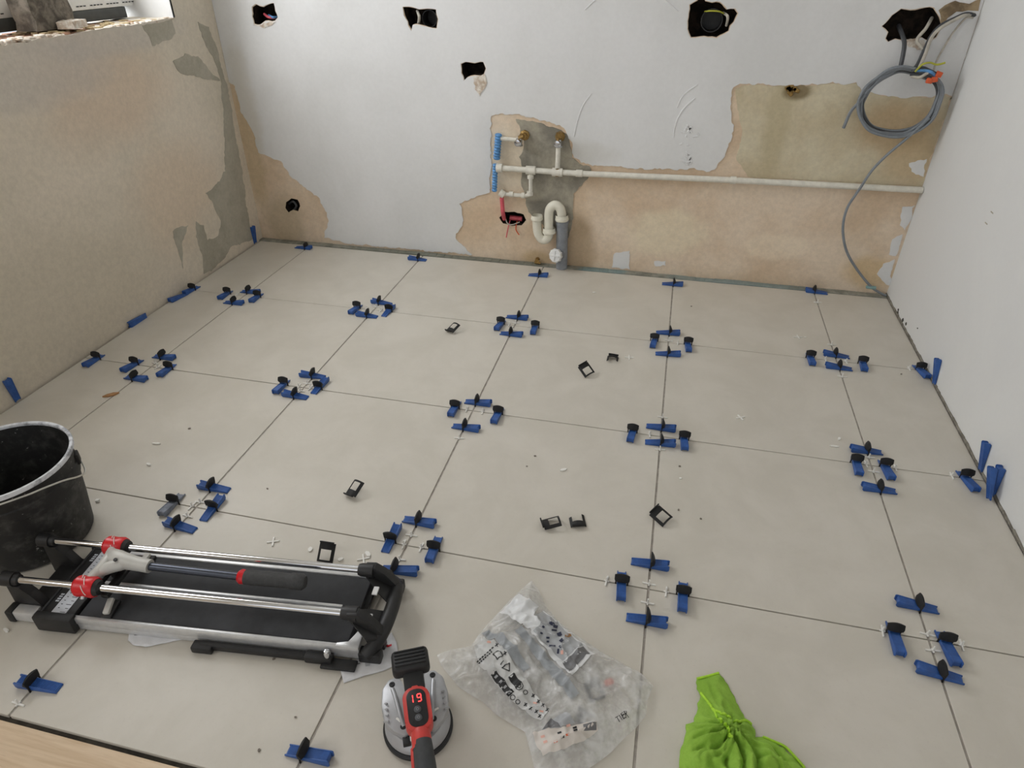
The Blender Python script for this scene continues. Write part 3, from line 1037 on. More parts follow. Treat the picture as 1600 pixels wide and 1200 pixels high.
M_crumbgrey = plain('crumb_grey', srgb(128, 120, 110), 0.9, var=0.15)
WHERE = ('below the cutter, left of the last long joint', 'near the lower left wedge by the lifter', 'just below the cutter support arm', 'left of the propped clip frame', 'left of the second wedge cluster', 'above the black clip pair, right of two', 'above the black clip pair, left of two', 'right of the crumpled clip, farther one', 'right of the crumpled clip, nearer one', 'beside the tiny white speck', 'near the right end of the back joint', 'on the back tiles right of the drain')
for k, (u, v) in enumerate(((462, 1121), (405, 1173), (428, 1030), (418, 764), (296, 670), (823, 729), (836, 713), (1095, 811), (1060, 797), (1062, 729), (1408, 585), (1080, 479))):
    s_ = rr.uniform(.003, .0055)
    me = chip_mesh(100 + k, s_ * 1.5, s_, s_ * .5); me.materials.append(M_crumbgrey)
    o = link_mesh('mortar_crumb', me); q = on_z(u, v, 0); o.location = (q.x, q.y, 0.0004); o.rotation_euler = (0, 0, rr.uniform(0, 3))
    tag(o, 'tiny dark mortar crumb ' + WHERE[k], 'crumb', 'mortar crumbs on the tiles')
# ------------------------------------------------------------------ plumbing on the back wall
M_pipe = plain('white_pipe_plastic', srgb(226, 222, 210), 0.4, var=0.08, scale=40)
M_trap = plain('cream_trap_plastic', srgb(232, 228, 212), 0.35, var=0.05, scale=20)
M_greypipe = plain('grey_drain_pipe', srgb(138, 142, 148), 0.5, var=0.16, scale=30)
M_bluecond = plain('blue_corrugated_conduit', srgb(92, 148, 202), 0.5, var=0.25, scale=60)
M_redsleeve = plain('red_sleeve', srgb(214, 92, 104), 0.5, var=0.15)
M_brass = plain('tarnished_brass', srgb(150, 122, 74), 0.45, 0.8, var=0.3, scale=80)
M_chrome = plain('chrome', srgb(206, 208, 212), 0.16, 1.0, var=0.05)
M_greycable = plain('grey_cable_sheath', srgb(128, 134, 140), 0.5, var=0.12, scale=30)
M_darkcable = plain('dark_grey_cable', srgb(66, 68, 72), 0.5, var=0.15)
M_whitecable = plain('dusty_white_cable', srgb(186, 180, 168), 0.6, var=0.15, scale=60)
M_orange = plain('orange_connector', srgb(214, 92, 48), 0.4, var=0.1)
M_red = plain('red_plastic', srgb(214, 26, 36), 0.32, var=0.1)
M_yg = plain('yellow_green_wire', srgb(176, 176, 60), 0.5, var=0.15)
YP = 0.016


def P(u, v, y=YP):
    return on_y(u, v, y)


water = empty('water_pipes', P(871, 269) - Vector((0, 0, 0)), 0, 'white plastic water pipes with brass fittings running along the back wall', 'pipes')
W0 = water.location.copy()


def wp(name, build, mat, parent=water):
    t = MB(); build(t)
    bmesh.ops.translate(t.bm, vec=-W0, verts=t.bm.verts[:])
    return t.build(name, mat, parent)


end = P(1441, 297); end.x = WX_R - 0.003
wp('main_pipe', lambda t: t.tube([P(776, 262), P(872, 269), P(913, 271.5), P(1145, 281.5), end], 0.0125, 14), M_pipe)
wp('riser_pipe', lambda t: t.tube([P(872.5, 228), P(871, 262)], 0.0105, 12), M_pipe)
wp('branch_pipe', lambda t: t.tube(smooth_path([P(829, 272), P(829, 298), P(826, 304), P(818, 305.5), P(784, 303)], 5), 0.0088, 12), M_pipe)
wp('upper_pipe', lambda t: t.tube([P(780, 216), P(812, 219)], 0.0088, 12), M_pipe)
for (a, b_, r_) in (((822, 265.5), (837, 266.5), .0185), ((863, 268.5), (879, 269.5), .0185), ((900, 270.6), (910, 271.2), .0155), ((1141, 281.3), (1150, 281.7), .0155), ((776, 262), (785, 262.6), .019), ((781, 300), (788, 305), .0165), ((829, 273), (829, 279), .0145), ((828, 299), (828, 305), .0145), ((796, 303.4), (802, 303.8), .0125), ((815, 305.3), (820, 305.4), .0125)):
    wp('pipe_fitting', lambda t: t.cyl(P(*a), P(*b_), r_, seg=16), M_pipe)
for (a, b_, r_) in (((829, 262), (829, 271), .0125), ((871, 263), (871, 275), .013), ((874, 207), (874, 215), .014)):
    wp('brass_fitting', lambda t: t.cyl(P(*a), P(*b_), r_, seg=8), M_brass)


def valve(u, v, mx):
    def b_(t):
        t.cyl(P(u, v - 4), P(u, v + 6), 0.0135, seg=16)
        t.cyl(P(u, v + 6), P(u, v + 8), 0.0165, seg=6)
        c0 = P(u, v); t.cyl(c0, c0 + Vector((0, -0.032, 0)), 0.011, seg=16)
        t.lathe([(0.0, 0.0), (0.0125, 0.0), (0.013, 0.005), (0.0, 0.007)], 16, Matrix.Translation(c0 + Vector((0, -0.034, 0))) @ Matrix.Rotation(PI / 2, 4, 'X'))
    wp('stop_valve', b_, M_chrome)
    def m_(t):
        c0 = P(u + mx, v - 9, 0.036)
        t.lathe([(0.0, 0.0), (0.022, 0.0), (0.022, 0.006), (0.013, 0.010), (0.013, 0.022), (0.0, 0.022)], 8, Matrix.Translation(c0) @ Matrix.Rotation(PI / 2, 4, 'X'))
        t.cyl(c0 + Vector((0, -0.02, 0)), P(u, v - 4), 0.010, seg=8)
    wp('wall_mount', m_, M_brass)


valve(811, 220, 9)
valve(872.5, 222, 3)


def corrugated(a, b_, r_, n):
    A, B = Vector(a), Vector(b_)
    pts, rs = [], []
    for k in range(n * 2 + 1):
        pts.append(A + (B - A) * k / (2 * n)); rs.append(r_ if k % 2 else r_ * 0.74)
    return pts, rs


wp('blue_conduit', lambda t: (t.tube(*corrugated(P(779, 209), P(776, 249), 0.0165, 9), seg=14), t.tube(*corrugated(P(774, 256), P(772.5, 299), 0.0130, 10), seg=14)) and None, M_bluecond)
wp('red_sleeve', lambda t: t.tube(smooth_path([P(784, 309), P(785, 322), P(786, 334), P(788, 342, 0.05)], 4), 0.0095, 12), M_redsleeve)
# wires hanging out of the small hole under the red sleeve
for pts, mt_, lab in ((((797, 344, .05), (794, 356, .03), (791, 371, .03)), M_redsleeve, 'thin red wire hanging from the hole under the blue conduit'),
                      (((808, 346, .05), (806, 358, .03), (811, 367, .03)), M_orange, 'thin orange wire curling below the hole under the pipes'),
                      (((790, 341, .05), (793, 349, .03), (800, 351, .035), (812, 347, .045)), M_whitecable, 'short white wire across the hole under the pipes')):
    t = MB(); t.tube(smooth_path([P(*q) for q in pts], 6), 0.0026, 8)
    tag(t.build('loose_wire', mt_), lab, 'wire', 'wires in the hole under the pipes')
t = MB(); t.cyl(P(797, 340, .075), P(816, 342, .075), 0.012, seg=14)
tag(t.build('red_conduit', M_redsleeve), 'short red conduit end inside the hole below the pipes', 'conduit')

# trap and drain
YT = -0.010
tr = empty('sink_trap', P(857, 354, YT), 0, 'cream plastic S-shaped sink trap with open inlet above the drain', 'drain trap')
T0 = tr.location.copy()


def tp(name, build, mat, parent, off):
    t = MB(); build(t)
    bmesh.ops.translate(t.bm, vec=-off, verts=t.bm.verts[:])
    return t.build(name, mat, parent)


low = smooth_path([P(839, 337, YT), P(839, 350, YT), P(840.5, 363, YT), P(845, 372, YT), P(850.5, 374.5, YT), P(856, 371, YT), P(858, 362, YT), P(857.5, 353, YT)], 6)
upp = smooth_path([P(857.5, 362, YT), P(857.5, 345, YT), P(858, 331, YT), P(861, 324, YT), P(867, 320.5, YT), P(873.5, 323.5, YT), P(877, 331, YT), P(878, 343, YT)], 6)
tp('lower_bend', lambda t: t.tube(low, 0.0205, 20, caps=False), M_trap, tr, T0)
tp('upper_bend', lambda t: t.tube(upp, 0.0205, 20), M_trap, tr, T0)
for (u, v0, v1, r_) in ((839, 336, 344, .0255), (858, 356, 364.5, .0285), (878, 336, 345, .0285)):
    def nut(t):
        a, c_ = P(u, v0, YT), P(u, v1, YT)
        pts = [a, a + (c_ - a) * .15, a + (c_ - a) * .5, a + (c_ - a) * .55, a + (c_ - a) * .85, c_]
        t.tube(pts, [r_ * .94, r_, r_, r_ * 1.06, r_ * 1.06, r_ * .95], 24, caps=False)
    tp('union_nut', nut, M_trap, tr, T0)
dr = empty('drain_pipe', P(878, 419, 0.006), 0, 'grey standing drain pipe with white screw cap at the back wall', 'drain pipe')
D0 = dr.location.copy(); 
bot = P(877.5, 418, 0.006); bot.z = 0.001
tp('pipe', lambda t: t.tube([P(878.5, 344, 0.006), P(878.5, 350, 0.006), P(878.5, 350.1, 0.006), bot], [.0295, .0295, .0265, .0265], 24), M_greypipe, dr, D0)
cdir = Vector((-0.35, -0.85, 0.15)).normalized()
c0 = P(876, 397, 0.0)
Mc = Matrix.Translation(c0) @ cdir.to_track_quat('Z', 'Y').to_matrix().to_4x4()
tp('inspection_branch', lambda t: t.lathe([(0.0, 0.0), (0.026, 0.0), (0.026, 0.035), (0.0, 0.035)], 24, Mc), M_greypipe, dr, D0)


def cap(t):
    t.lathe([(0.0, 0.0352), (0.0295, 0.0352), (0.0305, 0.050), (0.027, 0.053), (0.0, 0.053)], 24, Mc)
    for k in range(10):
        a = 2 * PI * k / 10
        t.box((0.0295 * math.cos(a), 0.0295 * math.sin(a), 0.043), (0.007, 0.006, 0.014), Mc, 0.001, 1)
    t.box((0, 0, 0.055), (0.044, 0.006, 0.006), Mc, 0.001, 1)
    t.box((0, 0, 0.055), (0.006, 0.044, 0.0055), Mc, 0.001, 1)


tp('screw_cap', cap, plain('white_cap_plastic', srgb(232, 232, 230), 0.4, var=0.06), dr, D0)
# brass stub in the floor joint left of the drain
t = MB(); q = P(840, 405, 0.022); t.cyl(q, q + Vector((0, -0.02, 0)), 0.011, 0.009, seg=8); t.cyl(q + Vector((-.012, -.012, -.012)), q + Vector((.016, -.012, -.012)), 0.006, seg=8)
tag(t.build('brass_stub', M_brass), 'small tarnished brass stub near the floor left of the drain', 'pipe stub')
# old fixing lump in the olive paint
t = MB(); q = P(1239, 141, WY_B - 0.002)
rr = random.Random(3)
for k in range(9):
    t.box((0, 0, 0), (.022, .012, .014), Matrix.Translation(q + Vector((rr.uniform(-.02, .02), 0, rr.uniform(-.012, .012)))) @ Matrix.Rotation(rr.uniform(-1, 1), 4, 'Y'), 0.002, 1)
tag(t.build('wall_plug', M_brass), 'crumbling brown wall plug at the top of the olive paint patch', 'wall plug')

# ------------------------------------------------------------------ cavities: flush boxes and wires
M_box = plain('black_box_plastic', srgb(30, 30, 31), 0.5, var=0.3, scale=60)


def flush_box(u, v, r_, label):
    q = on_y(u, v, WY_B + 0.012)
    t = MB()
    t.lathe([(r_, 0.0), (r_ * 0.97, 0.066), (0.0, 0.066), (0.0, 0.064), (r_ * 0.91, 0.064), (r_ * 0.92, 0.0), (r_, 0.0)], 28, Matrix.Translation(q) @ Matrix.Rotation(-PI / 2, 4, 'X'))
    return tag(t.build('flush_box', M_box), label, 'junction box', 'flush boxes in the wall holes')


flush_box(671, 29, 0.032, 'black round flush box in the second upper wall hole')
flush_box(1112, 32, 0.040, 'black round flush box in the largest upper wall hole')


def wire(pts, r_, mat, label, group=None, name='cable', n=6):
    t = MB(); t.tube(smooth_path([P(*q) for q in pts], n), r_, 8)
    return tag(t.build(name, mat), label, 'cable', group)


wire(((1101, 18, .06), (1112, 17, .035), (1124, 18, .035), (1133, 22, .06)), 0.0028, M_yg, 'yellow-green wire arching inside the largest upper wall hole', 'wires in the wall holes', 'wire')
wire(((1130, 20, .07), (1137, 26, .035), (1135, 40, .06)), 0.005, M_whitecable, 'short pale cable at the right side of the largest wall hole', 'wires in the wall holes', 'wire')
wire(((413, 22, .07), (420, 27, .04), (430, 28, .05)), 0.005, M_redsleeve, 'pink-red wire end in the upper left wall hole', 'wires in the wall holes', 'wire')
wire(((420, 24, .07), (426, 27, .038), (433, 27, .055)), 0.005, M_bluecond, 'blue wire end in the upper left wall hole', 'wires in the wall holes', 'wire')
wire(((652, 17, .07), (655, 26, .035), (654, 37, .06)), 0.006, M_whitecable, 'pale cable looped in the second upper wall hole', 'wires in the wall holes', 'wire')
wire(((452, 318, .07), (458, 315, .035), (463, 322, .035), (458, 329, .05)), 0.005, M_darkcable, 'dark cable curled in the low hole near left corner', 'wires in the wall holes', 'wire')

# ------------------------------------------------------------------ cable coil hanging at the right
coil = empty('cable_coil', P(1405, 150, 0.0), 0, 'hanging coil of grey cables with stripped ends in the upper right corner', 'cable')
C0 = coil.location.copy()
loop = [(1345, 167), (1348, 186), (1360, 201), (1385, 208), (1410, 208), (1433, 200), (1452, 184), (1463, 161), (1468, 142), (1462, 126), (1444, 116), (1425, 110), (1406, 108), (1390, 114), (1373, 125), (1358, 138), (1348, 153)]
cx_, cy_ = 1406, 158
for k in range(5):
    rr = random.Random(60 + k)
    s_ = 1.0 + 0.038 * (k - 2)
    ph = rr.uniform(0, 6)
    pts = [P(cx_ + (u - cx_) * (s_ + 0.03 * math.sin(i * 0.8 + ph)) + rr.uniform(-1, 1), cy_ + (v - cy_) * (s_ + 0.03 * math.cos(i * 0.7 + ph)) + rr.uniform(-1, 1), 0.012 - 0.009 * k + 0.004 * math.sin(i + ph)) for i, (u, v) in enumerate(loop)]
    t = MB(); t.tube([p_ - C0 for p_ in smooth_path(pts, 5, True)], 0.0052, 10, closed=True)
    t.build('loop', M_greycable if k != 1 else M_darkcable, coil)
t = MB(); t.tube([p_ - C0 for p_ in smooth_path([P(1352, 148, -.02), P(1342, 160, -.02), P(1329, 175, -.015), P(1318, 200, -.005)], 6)], 0.0058, 10); t.build('tail', M_greycable, coil)
for pts, mt_ in ((((1425, 112, -.02), (1440, 106, -.03), (1452, 110, -.035), (1462, 115, -.035)), M_darkcable), (((1422, 116, -.02), (1440, 118, -.03), (1452, 121, -.035), (1457, 124, -.035)), M_darkcable),
                 (((1428, 110, -.02), (1444, 110, -.035), (1455, 113, -.04), (1463, 119, -.035)), M_bluecond), (((1424, 119, -.02), (1436, 121, -.035), (1446, 116, -.04), (1452, 112, -.035)), M_whitecable)):
    t = MB(); t.tube([p_ - C0 for p_ in smooth_path([P(*q) for q in pts], 6)], 0.0055, 8); t.build('cable_end', mt_, coil)
t = MB(); t.tube([p_ - C0 for p_ in smooth_path([P(1430, 112, -.03), (P(1441, 101, -.04)), P(1453, 98, -.045), P(1464, 101, -.045), P(1477, 98, -.045)], 6)], 0.0034, 8); t.build('earth_wire', M_yg, coil)
for (u, v, rz) in ((1467, 116, .3), (1460, 124, -.2), (1452, 126, .1)):
    t = MB(); t.box((0, 0, 0), (0.020, 0.014, 0.018), Matrix.Translation(P(u, v, -.04) - C0) @ Matrix.Rotation(rz, 4, 'Y'), 0.002); t.build('connector', M_orange, coil)
HG = 'cables running from the wall chase to the coil'
wire(((1404, 40, .08), (1411, 58, .02), (1413, 72, .012), (1408, 100, .0), (1404, 112, -.004)), 0.0075, M_darkcable, 'dark grey cable dropping from the upper right hole into the coil', HG)
wire(((1456, 28, .075), (1447, 44, .02), (1433, 62, .02), (1440, 74, .012), (1444, 84, .008), (1432, 104, 0)), 0.006, M_whitecable, 'plaster-caked cable leaving the upper right hole', HG)
wire(((1527, 25, .05), (1510, 22, .02), (1494, 28, .015), (1470, 40, .012), (1456, 55, .01), (1446, 74, .008), (1434, 100, -.004), (1424, 112, -.01)), 0.0068, M_darkcable, 'dark cable curving from the corner chase down to the coil', HG)
wire(((1526, 22, .05), (1508, 24, .014), (1490, 32, .006), (1468, 45, .004), (1455, 60, .0), (1446, 84, -.004), (1436, 106, -.012)), 0.006, M_whitecable, 'pale dusty cable curving beside the dark one from the chase', HG)
wire(((1524, 30, .05), (1510, 28, .02), (1490, 50, .022), (1475, 74, .022), (1464, 94, .02), (1458, 112, .0)), 0.0035, M_whitecable, 'thin white wire from the corner chase, rightmost of the bundle', HG)
t = MB()
t.tube(smooth_path([P(1452, 184, -.02), P(1433, 202, -.022), P(1410, 222, -.02), P(1385, 243, -.015), P(1362, 267, -.012), P(1344, 294, -.015), P(1337, 304, -.016), P(1323, 327, -.018), P(1317, 357, -.018), P(1322, 390, -.015), P(1337, 418, -.008), P(1360, 447, 0.0), P(1376, 458, 0.008), Vector((2.69, 0.012, 0.008))], 8), 0.0052, 10)
tag(t.build('cable', M_greycable), 'long grey cable hanging in a bow from the coil to the floor corner', 'cable')
t = MB(); q = P(1361, 449, 0.0); t.box(q, (0.04, 0.016, 0.012), None, 0.004); tag(t.build('foam_scrap', plain('turquoise_foam', srgb(132, 164, 164), 0.8, var=0.15)), 'pale turquoise foam scrap under the long cable at the corner', 'scrap')
# ------------------------------------------------------------------ bucket
mt, nt, b = new_mat('black_bucket_plastic')
co = obj_node(nt)
c = mix_col(nt, map_range(nt, noise_node(nt, 26, 6, 0.65, co), 0.45, 0.8, 0, 0.45), srgb(30, 30, 30), srgb(112, 110, 106))
c = mix_col(nt, map_range(nt, noise_node(nt, 70, 4, 0.6, co), 0.66, 0.72, 0, 0.7), c, srgb(168, 166, 162))
nt.links.new(c, b.inputs['Base Color']); b.inputs['Roughness'].default_value = 0.6
bump(nt, b, noise_node(nt, 60, 5, 0.6, co), 0.25)
M_bucket = mt
mt, nt, b = new_mat('mortar_crusted_rim')
co = obj_node(nt)
c = mix_col(nt, map_range(nt, noise_node(nt, 40, 5, 0.6, co), 0.3, 0.55), srgb(150, 152, 158), srgb(222, 224, 228))
nt.links.new(c, b.inputs['Base Color']); b.inputs['Roughness'].default_value = 0.8
M_rim = mt
bk_ = empty('bucket', (0.272, -1.985, 0.0), 0, 'black mortar bucket with pale crusted rim and wire handle at left edge', 'bucket')
t = MB(); t.lathe([(0.0, 0.001), (0.118, 0.001), (0.127, 0.006), (0.137, 0.09), (0.144, 0.165), (0.148, 0.168), (0.149, 0.196), (0.146, 0.199), (0.151, 0.243), (0.1475, 0.243), (0.138, 0.12), (0.123, 0.009), (0.0, 0.009)], 64); t.build('body', M_bucket, bk_)
t = MB(); t.lathe([(0.1472, 0.243), (0.1472, 0.2485), (0.150, 0.251), (0.1545, 0.2505), (0.156, 0.247), (0.1555, 0.240), (0.151, 0.239), (0.1472, 0.243)], 64); t.build('rim', M_rim, bk_)
t = MB()
pts = []
for (a, r_, z) in ((-95, 0.1535, 0.225), (-60, 0.1560, 0.232), (-30, 0.1590, 0.233), (-12, 0.1600, 0.226), (4, 0.1600, 0.210), (18, 0.1600, 0.187), (29, 0.1610, 0.173), (36, 0.1585, 0.176), (42, 0.1535, 0.186)):
    a = math.radians(a); pts.append((r_ * math.cos(a), r_ * math.sin(a), z))
t.tube(smooth_path(pts, 6), 0.0022, 8); t.build('wire_handle', plain('zinc_wire', srgb(206, 204, 196), 0.35, 0.6, var=0.1), bk_)
for a in (-95, 42):
    a = math.radians(a)
    t = MB(); t.box((0, 0, 0), (0.012, 0.026, 0.03), Matrix.Rotation(a, 4, 'Z') @ Matrix.Translation((0.1485, 0, 0.200)), 0.003)
    t.build('handle_lug', M_bucket, bk_)
t = MB(); t.lathe([(0.0, 0.06), (0.128, 0.06), (0.128, 0.056), (0.0, 0.056)], 48); t.build('mortar_residue', plain('dark_wet_residue', srgb(24, 26, 36), 0.25, var=0.3, scale=20), bk_)

# ------------------------------------------------------------------ manual tile cutter
M_black = plain('cutter_black_plastic', srgb(34, 34, 35), 0.5, var=0.2, scale=40)
M_pad = plain('cutter_rubber_pad', srgb(52, 53, 56), 0.7, var=0.28, scale=14, bmp=0.1)
M_alu = plain('brushed_aluminium', srgb(214, 214, 214), 0.35, 0.45, var=0.06, scale=60)
M_cast = plain('grey_cast_body', srgb(200, 198, 192), 0.5, 0.15, var=0.06)
M_rod = plain('gunmetal_rod', srgb(78, 82, 92), 0.3, 0.7, var=0.1)
M_grip = plain('rubber_grip', srgb(66, 66, 66), 0.75, var=0.15, scale=120, bmp=0.4)
M_rule = plain('ruler_silver', srgb(206, 210, 216), 0.45, 0.2, var=0.04)
M_rail = plain('polished_steel_rail', srgb(222, 223, 226), 0.10, 1.0, var=0.03)
CT = empty('tile_cutter', (0.424, -2.1205, 0.0), math.radians(6.4), 'manual tile cutter with two steel rails, red sliders and black bed', 'tile cutter')


def part(name, mat, parent=CT, **kw):
    def deco(fn):
        t = MB(); fn(t)
        return t.build(name, mat, parent, **kw)
    return deco


# bed
for s, n_ in ((1, 'a'), (-1, 'b')):
    t = MB()
    t.box((0.462, s * 0.0455, 0.030), (0.606, 0.083, 0.018), None, 0.002)
    t.build('bed_pad', M_pad, CT)
t = MB(); t.box((0.46, 0, 0.016), (0.63, 0.176, 0.012), None, 0.002); t.build('bed_plate', M_black, CT)
t = MB(); t.box((0.445, 0.0, 0.041), (0.56, 0.0065, 0.009), None, 0.001); t.build('breaking_ridge', M_alu, CT)
for s in (-1, 1):
    t = MB()
    t.box((0.460, s * 0.0935, 0.031), (0.655, 0.011, 0.020), None, 0.003)
    t.box((0.460, s * 0.0925, 0.012), (0.655, 0.009, 0.018), None, 0.002)
    t.build('edge_profile', M_alu, CT)
t = MB(); t.prism([(0.742, -0.0985), (0.792, -0.0985), (0.792, -0.055), (0.778, -0.055), (0.768, -0.086), (0.742, -0.088)], 0.008, 0.0425, None, 0.002); t.build('corner_casting', M_alu, CT)
# fence with ruler at the left
t = MB()
t.box((0.112, 0, 0.029), (0.082, 0.205, 0.032), None, 0.003)
t.box((0.112, -0.101, 0.026), (0.090, 0.022, 0.044), None, 0.004)
t.box((0.112, 0.101, 0.026), (0.090, 0.022, 0.044), None, 0.004)
fence = t.build('fence', M_black, CT)
t = MB(); t.box((0.118, 0, 0.0462), (0.034, 0.186, 0.0022), None, 0.0005, 1); rul = t.build('ruler', M_rule, fence)
t = MB()
for k in range(19):
    y = -0.09 + k * 0.010
    L = 0.012 if k % 2 == 0 else 0.007
    t.box((0.1325 - L / 2, y, 0.0475), (L, 0.0009, 0.0006))
for k in range(-8, 9):
    t.box((0.1105, k * 0.010, 0.0475), (0.0035, 0.0014, 0.0006))
t.build('ruler_marks', M_ink, fence)
t = MB()
for yy_ in (-0.062, 0.055):
    for k in range(4): t.box((0.093, yy_ + k * 0.006, 0.0456), (0.008, 0.0035, 0.0008))
t.build('fence_print', M_rule, fence)
t = MB(); t.box((0.078, 0, 0.046), (0.004, 0.19, 0.004), None, 0.001, 1); t.build('fence_groove', M_pad, fence)
# left end: cross tube, posts, foot
t = MB()
t.box((0.035, 0, 0.014), (0.05, 0.15, 0.026), None, 0.004)
for s in (-1, 1):
    t.prism([(-0.012, 0.004), (0.060, 0.004), (0.060, 0.030), (0.036, 0.062), (0.024, 0.088), (-0.008, 0.088)], s * 0.058 - 0.011, s * 0.058 + 0.011, Matrix(((1, 0, 0, 0), (0, 0, 1, 0), (0, 1, 0, 0), (0, 0, 0, 1))), 0.003)
    t.tube([(-0.016, s * 0.058, 0.1), (0.012, s * 0.058, 0.1)], 0.0165, 20)
    t.tube([(0.010, s * 0.058, 0.1), (0.022, s * 0.058, 0.1)], [0.0135, 0.0115], 20)
t.build('end_bracket', M_black, CT)
t = MB(); t.box((0.028, -0.082, 0.019), (0.052, 0.026, 0.028), None, 0.003); t.build('foot_block', M_alu, CT)
t = MB(); t.box((-0.006, -0.082, 0.018), (0.018, 0.031, 0.034), None, 0.004); t.build('foot_cap', M_black, CT)
# rails
for s in (-1, 1):
    t = MB(); t.cyl((0.006, s * 0.058, 0.1), (0.766, s * 0.058, 0.1), 0.0078, seg=24); t.build('rail', M_rail, CT)
# sliders
for s, x0 in ((1, 0.150), (-1, 0.158)):
    t = MB(); t.tube([(x0, s * 0.058, 0.1), (x0 + 0.006, s * 0.058, 0.1), (x0 + 0.024, s * 0.058, 0.1), (x0 + 0.040, s * 0.058, 0.1), (x0 + 0.046, s * 0.058, 0.1)], [0.0190, 0.0230, 0.0215, 0.0230, 0.0200], 14)
    sl = t.build('slider', M_red, CT)
    t = MB(); t.tube([(x0 + 0.045, s * 0.058, 0.1), (x0 + 0.054, s * 0.058, 0.1)], [0.0190, 0.0150], 20); t.build('seal_ring', M_black, sl)
    t = MB()
    for (a0, xo) in ((0.5, 0.006), (1.2, 0.02), (-0.3, 0.014), (2.2, 0.024)):
        pts = [(x0 + xo + 0.012 * q, s * 0.058 + 0.0229 * math.cos(a0 + 0.9 * q), 0.1 + 0.0229 * math.sin(a0 + 0.9 * q)) for q in (0, .25, .5, .75, 1)]
        t.tube(pts, 0.0009, 6)
    t.build('stripe', M_spacer, sl)
    if s < 0:
        t = MB()
        t.tube([(x0 + 0.020, s * 0.058 - 0.015, 0.088), (x0 + 0.020, s * 0.058 - 0.0195, 0.083)], [0.0055, 0.0055], 12); t.build('lock_screw', M_chrome, sl)
# carriage: cast arm between the sliders, cone for the lever
t = MB()
t.tube(smooth_path([(0.176, 0.044, 0.102), (0.184, 0.026, 0.108), (0.190, 0.006, 0.112), (0.190, -0.014, 0.110), (0.182, -0.032, 0.104), (0.178, -0.044, 0.102)], 5), [0.0125] * 26, 16)
t.tube(smooth_path([(0.176, 0.034, 0.106), (0.205, 0.016, 0.112), (0.235, 0.008, 0.113), (0.292, 0.004, 0.109)], 5), [0.010, 0.012, 0.014, 0.016, 0.0175, 0.019, 0.0195, 0.0195, 0.019, 0.0185, 0.018, 0.017, 0.016, 0.0155, 0.0152, 0.015], 18)
t.tube(smooth_path([(0.180, -0.028, 0.104), (0.205, -0.010, 0.110), (0.235, 0.002, 0.112)], 5), [0.010, 0.011, 0.012, 0.013, 0.014, 0.014, 0.014, 0.014, 0.014, 0.013, 0.012], 14)
car = t.build('carriage', M_cast, CT)
t = MB(); t.cyl((0.222, -0.004, 0.1285), (0.222, -0.0045, 0.1315), 0.0042, seg=12); t.build('pivot_screw', M_black, car)
t = MB()
for s in (-1, 1):
    t.box((0, 0, 0), (0.014, 0.036, 0.010), Matrix.Translation((0.222, s * 0.068, 0.054)) @ Matrix.Rotation(s * -0.28, 4, 'X') @ Matrix.Rotation(0.15, 4, 'Z'), 0.003)
t.build('breaker_foot', M_cast, CT)
t = MB()
t.box((0.212, 0, 0.072), (0.018, 0.118, 0.012), None, 0.003)
t.box((0.200, 0, 0.088), (0.012, 0.014, 0.034), None, 0.002)
for s in (-1, 1):
    t.box((0, 0, 0), (0.024, 0.042, 0.009), Matrix.Translation((0.224, s * 0.068, 0.0445)) @ Matrix.Rotation(s * -0.2, 4, 'X'), 0.002)
t.build('breaker_bar', M_black, CT)
# lever
t = MB(); t.cyl((0.288, 0.004, 0.109), (0.512, 0.005, 0.103), 0.0088, seg=20); lev = t.build('lever', M_rod, CT)
t = MB(); t.tube([(0.497, 0.005, 0.1035), (0.503, 0.005, 0.1033), (0.512, 0.005, 0.103)], [0.0125, 0.0165, 0.0155], 20); t.build('collar', M_red, lev)
t = MB()
prof = [(0.510, 0.0148), (0.514, 0.0165), (0.60, 0.0165), (0.612, 0.0158), (0.616, 0.0178), (0.640, 0.0178), (0.647, 0.013)]
t.tube([(x, 0.005 + (x - 0.51) * 0.03, 0.103 - (x - 0.51) * 0.02) for x, r_ in prof], [r_ for x, r_ in prof], 24); t.build('grip', M_grip, lev)
# right end bracket: rail clamps, two flared side plates, curved end beam
MXZ = Matrix(((1, 0, 0, 0), (0, 0, 1, 0), (0, 1, 0, 0), (0, 0, 0, 1)))
t = MB()
for s in (-1, 1):
    t.tube([(0.752, s * 0.058, 0.1), (0.758, s * 0.058, 0.1), (0.786, s * 0.058, 0.1)], [0.0125, 0.0145, 0.016], 20)
    t.prism([(0.766, 0.112), (0.790, 0.114), (0.812, 0.098), (0.838, 0.060), (0.838, 0.006), (0.806, 0.006), (0.800, 0.040), (0.772, 0.084)], s * 0.062 - 0.010, s * 0.062 + 0.010, MXZ, 0.003)
    t.prism([(0.790, 0.030), (0.838, 0.030), (0.838, 0.002), (0.790, 0.002)], s * 0.092 - 0.012, s * 0.092 + 0.012, MXZ, 0.004)
pts = [(0.806, -0.098, 0.022), (0.822, -0.080, 0.036), (0.834, -0.050, 0.050), (0.838, 0.0, 0.054), (0.834, 0.050, 0.050), (0.822, 0.080, 0.036), (0.806, 0.098, 0.022)]
t.tube(smooth_path(pts, 5), 0.0155, 14)
t.build('end_bracket', M_black, CT)
for s in (-1, 1):
    t = MB()
    fan = [(0.768, 0.046), (0.800, 0.024), (0.836, 0.006), (0.840, 0.070), (0.812, 0.094), (0.780, 0.076)]
    if s < 0: fan = [(x, -y) for x, y in fan][::-1]
    vs = t.prism(fan, -0.003, 0.003, None, 0.001)
    for v in vs: v.co.z += 0.096 - (v.co.x - 0.768) * 0.72
    t.build('bracket_web', M_black, CT)
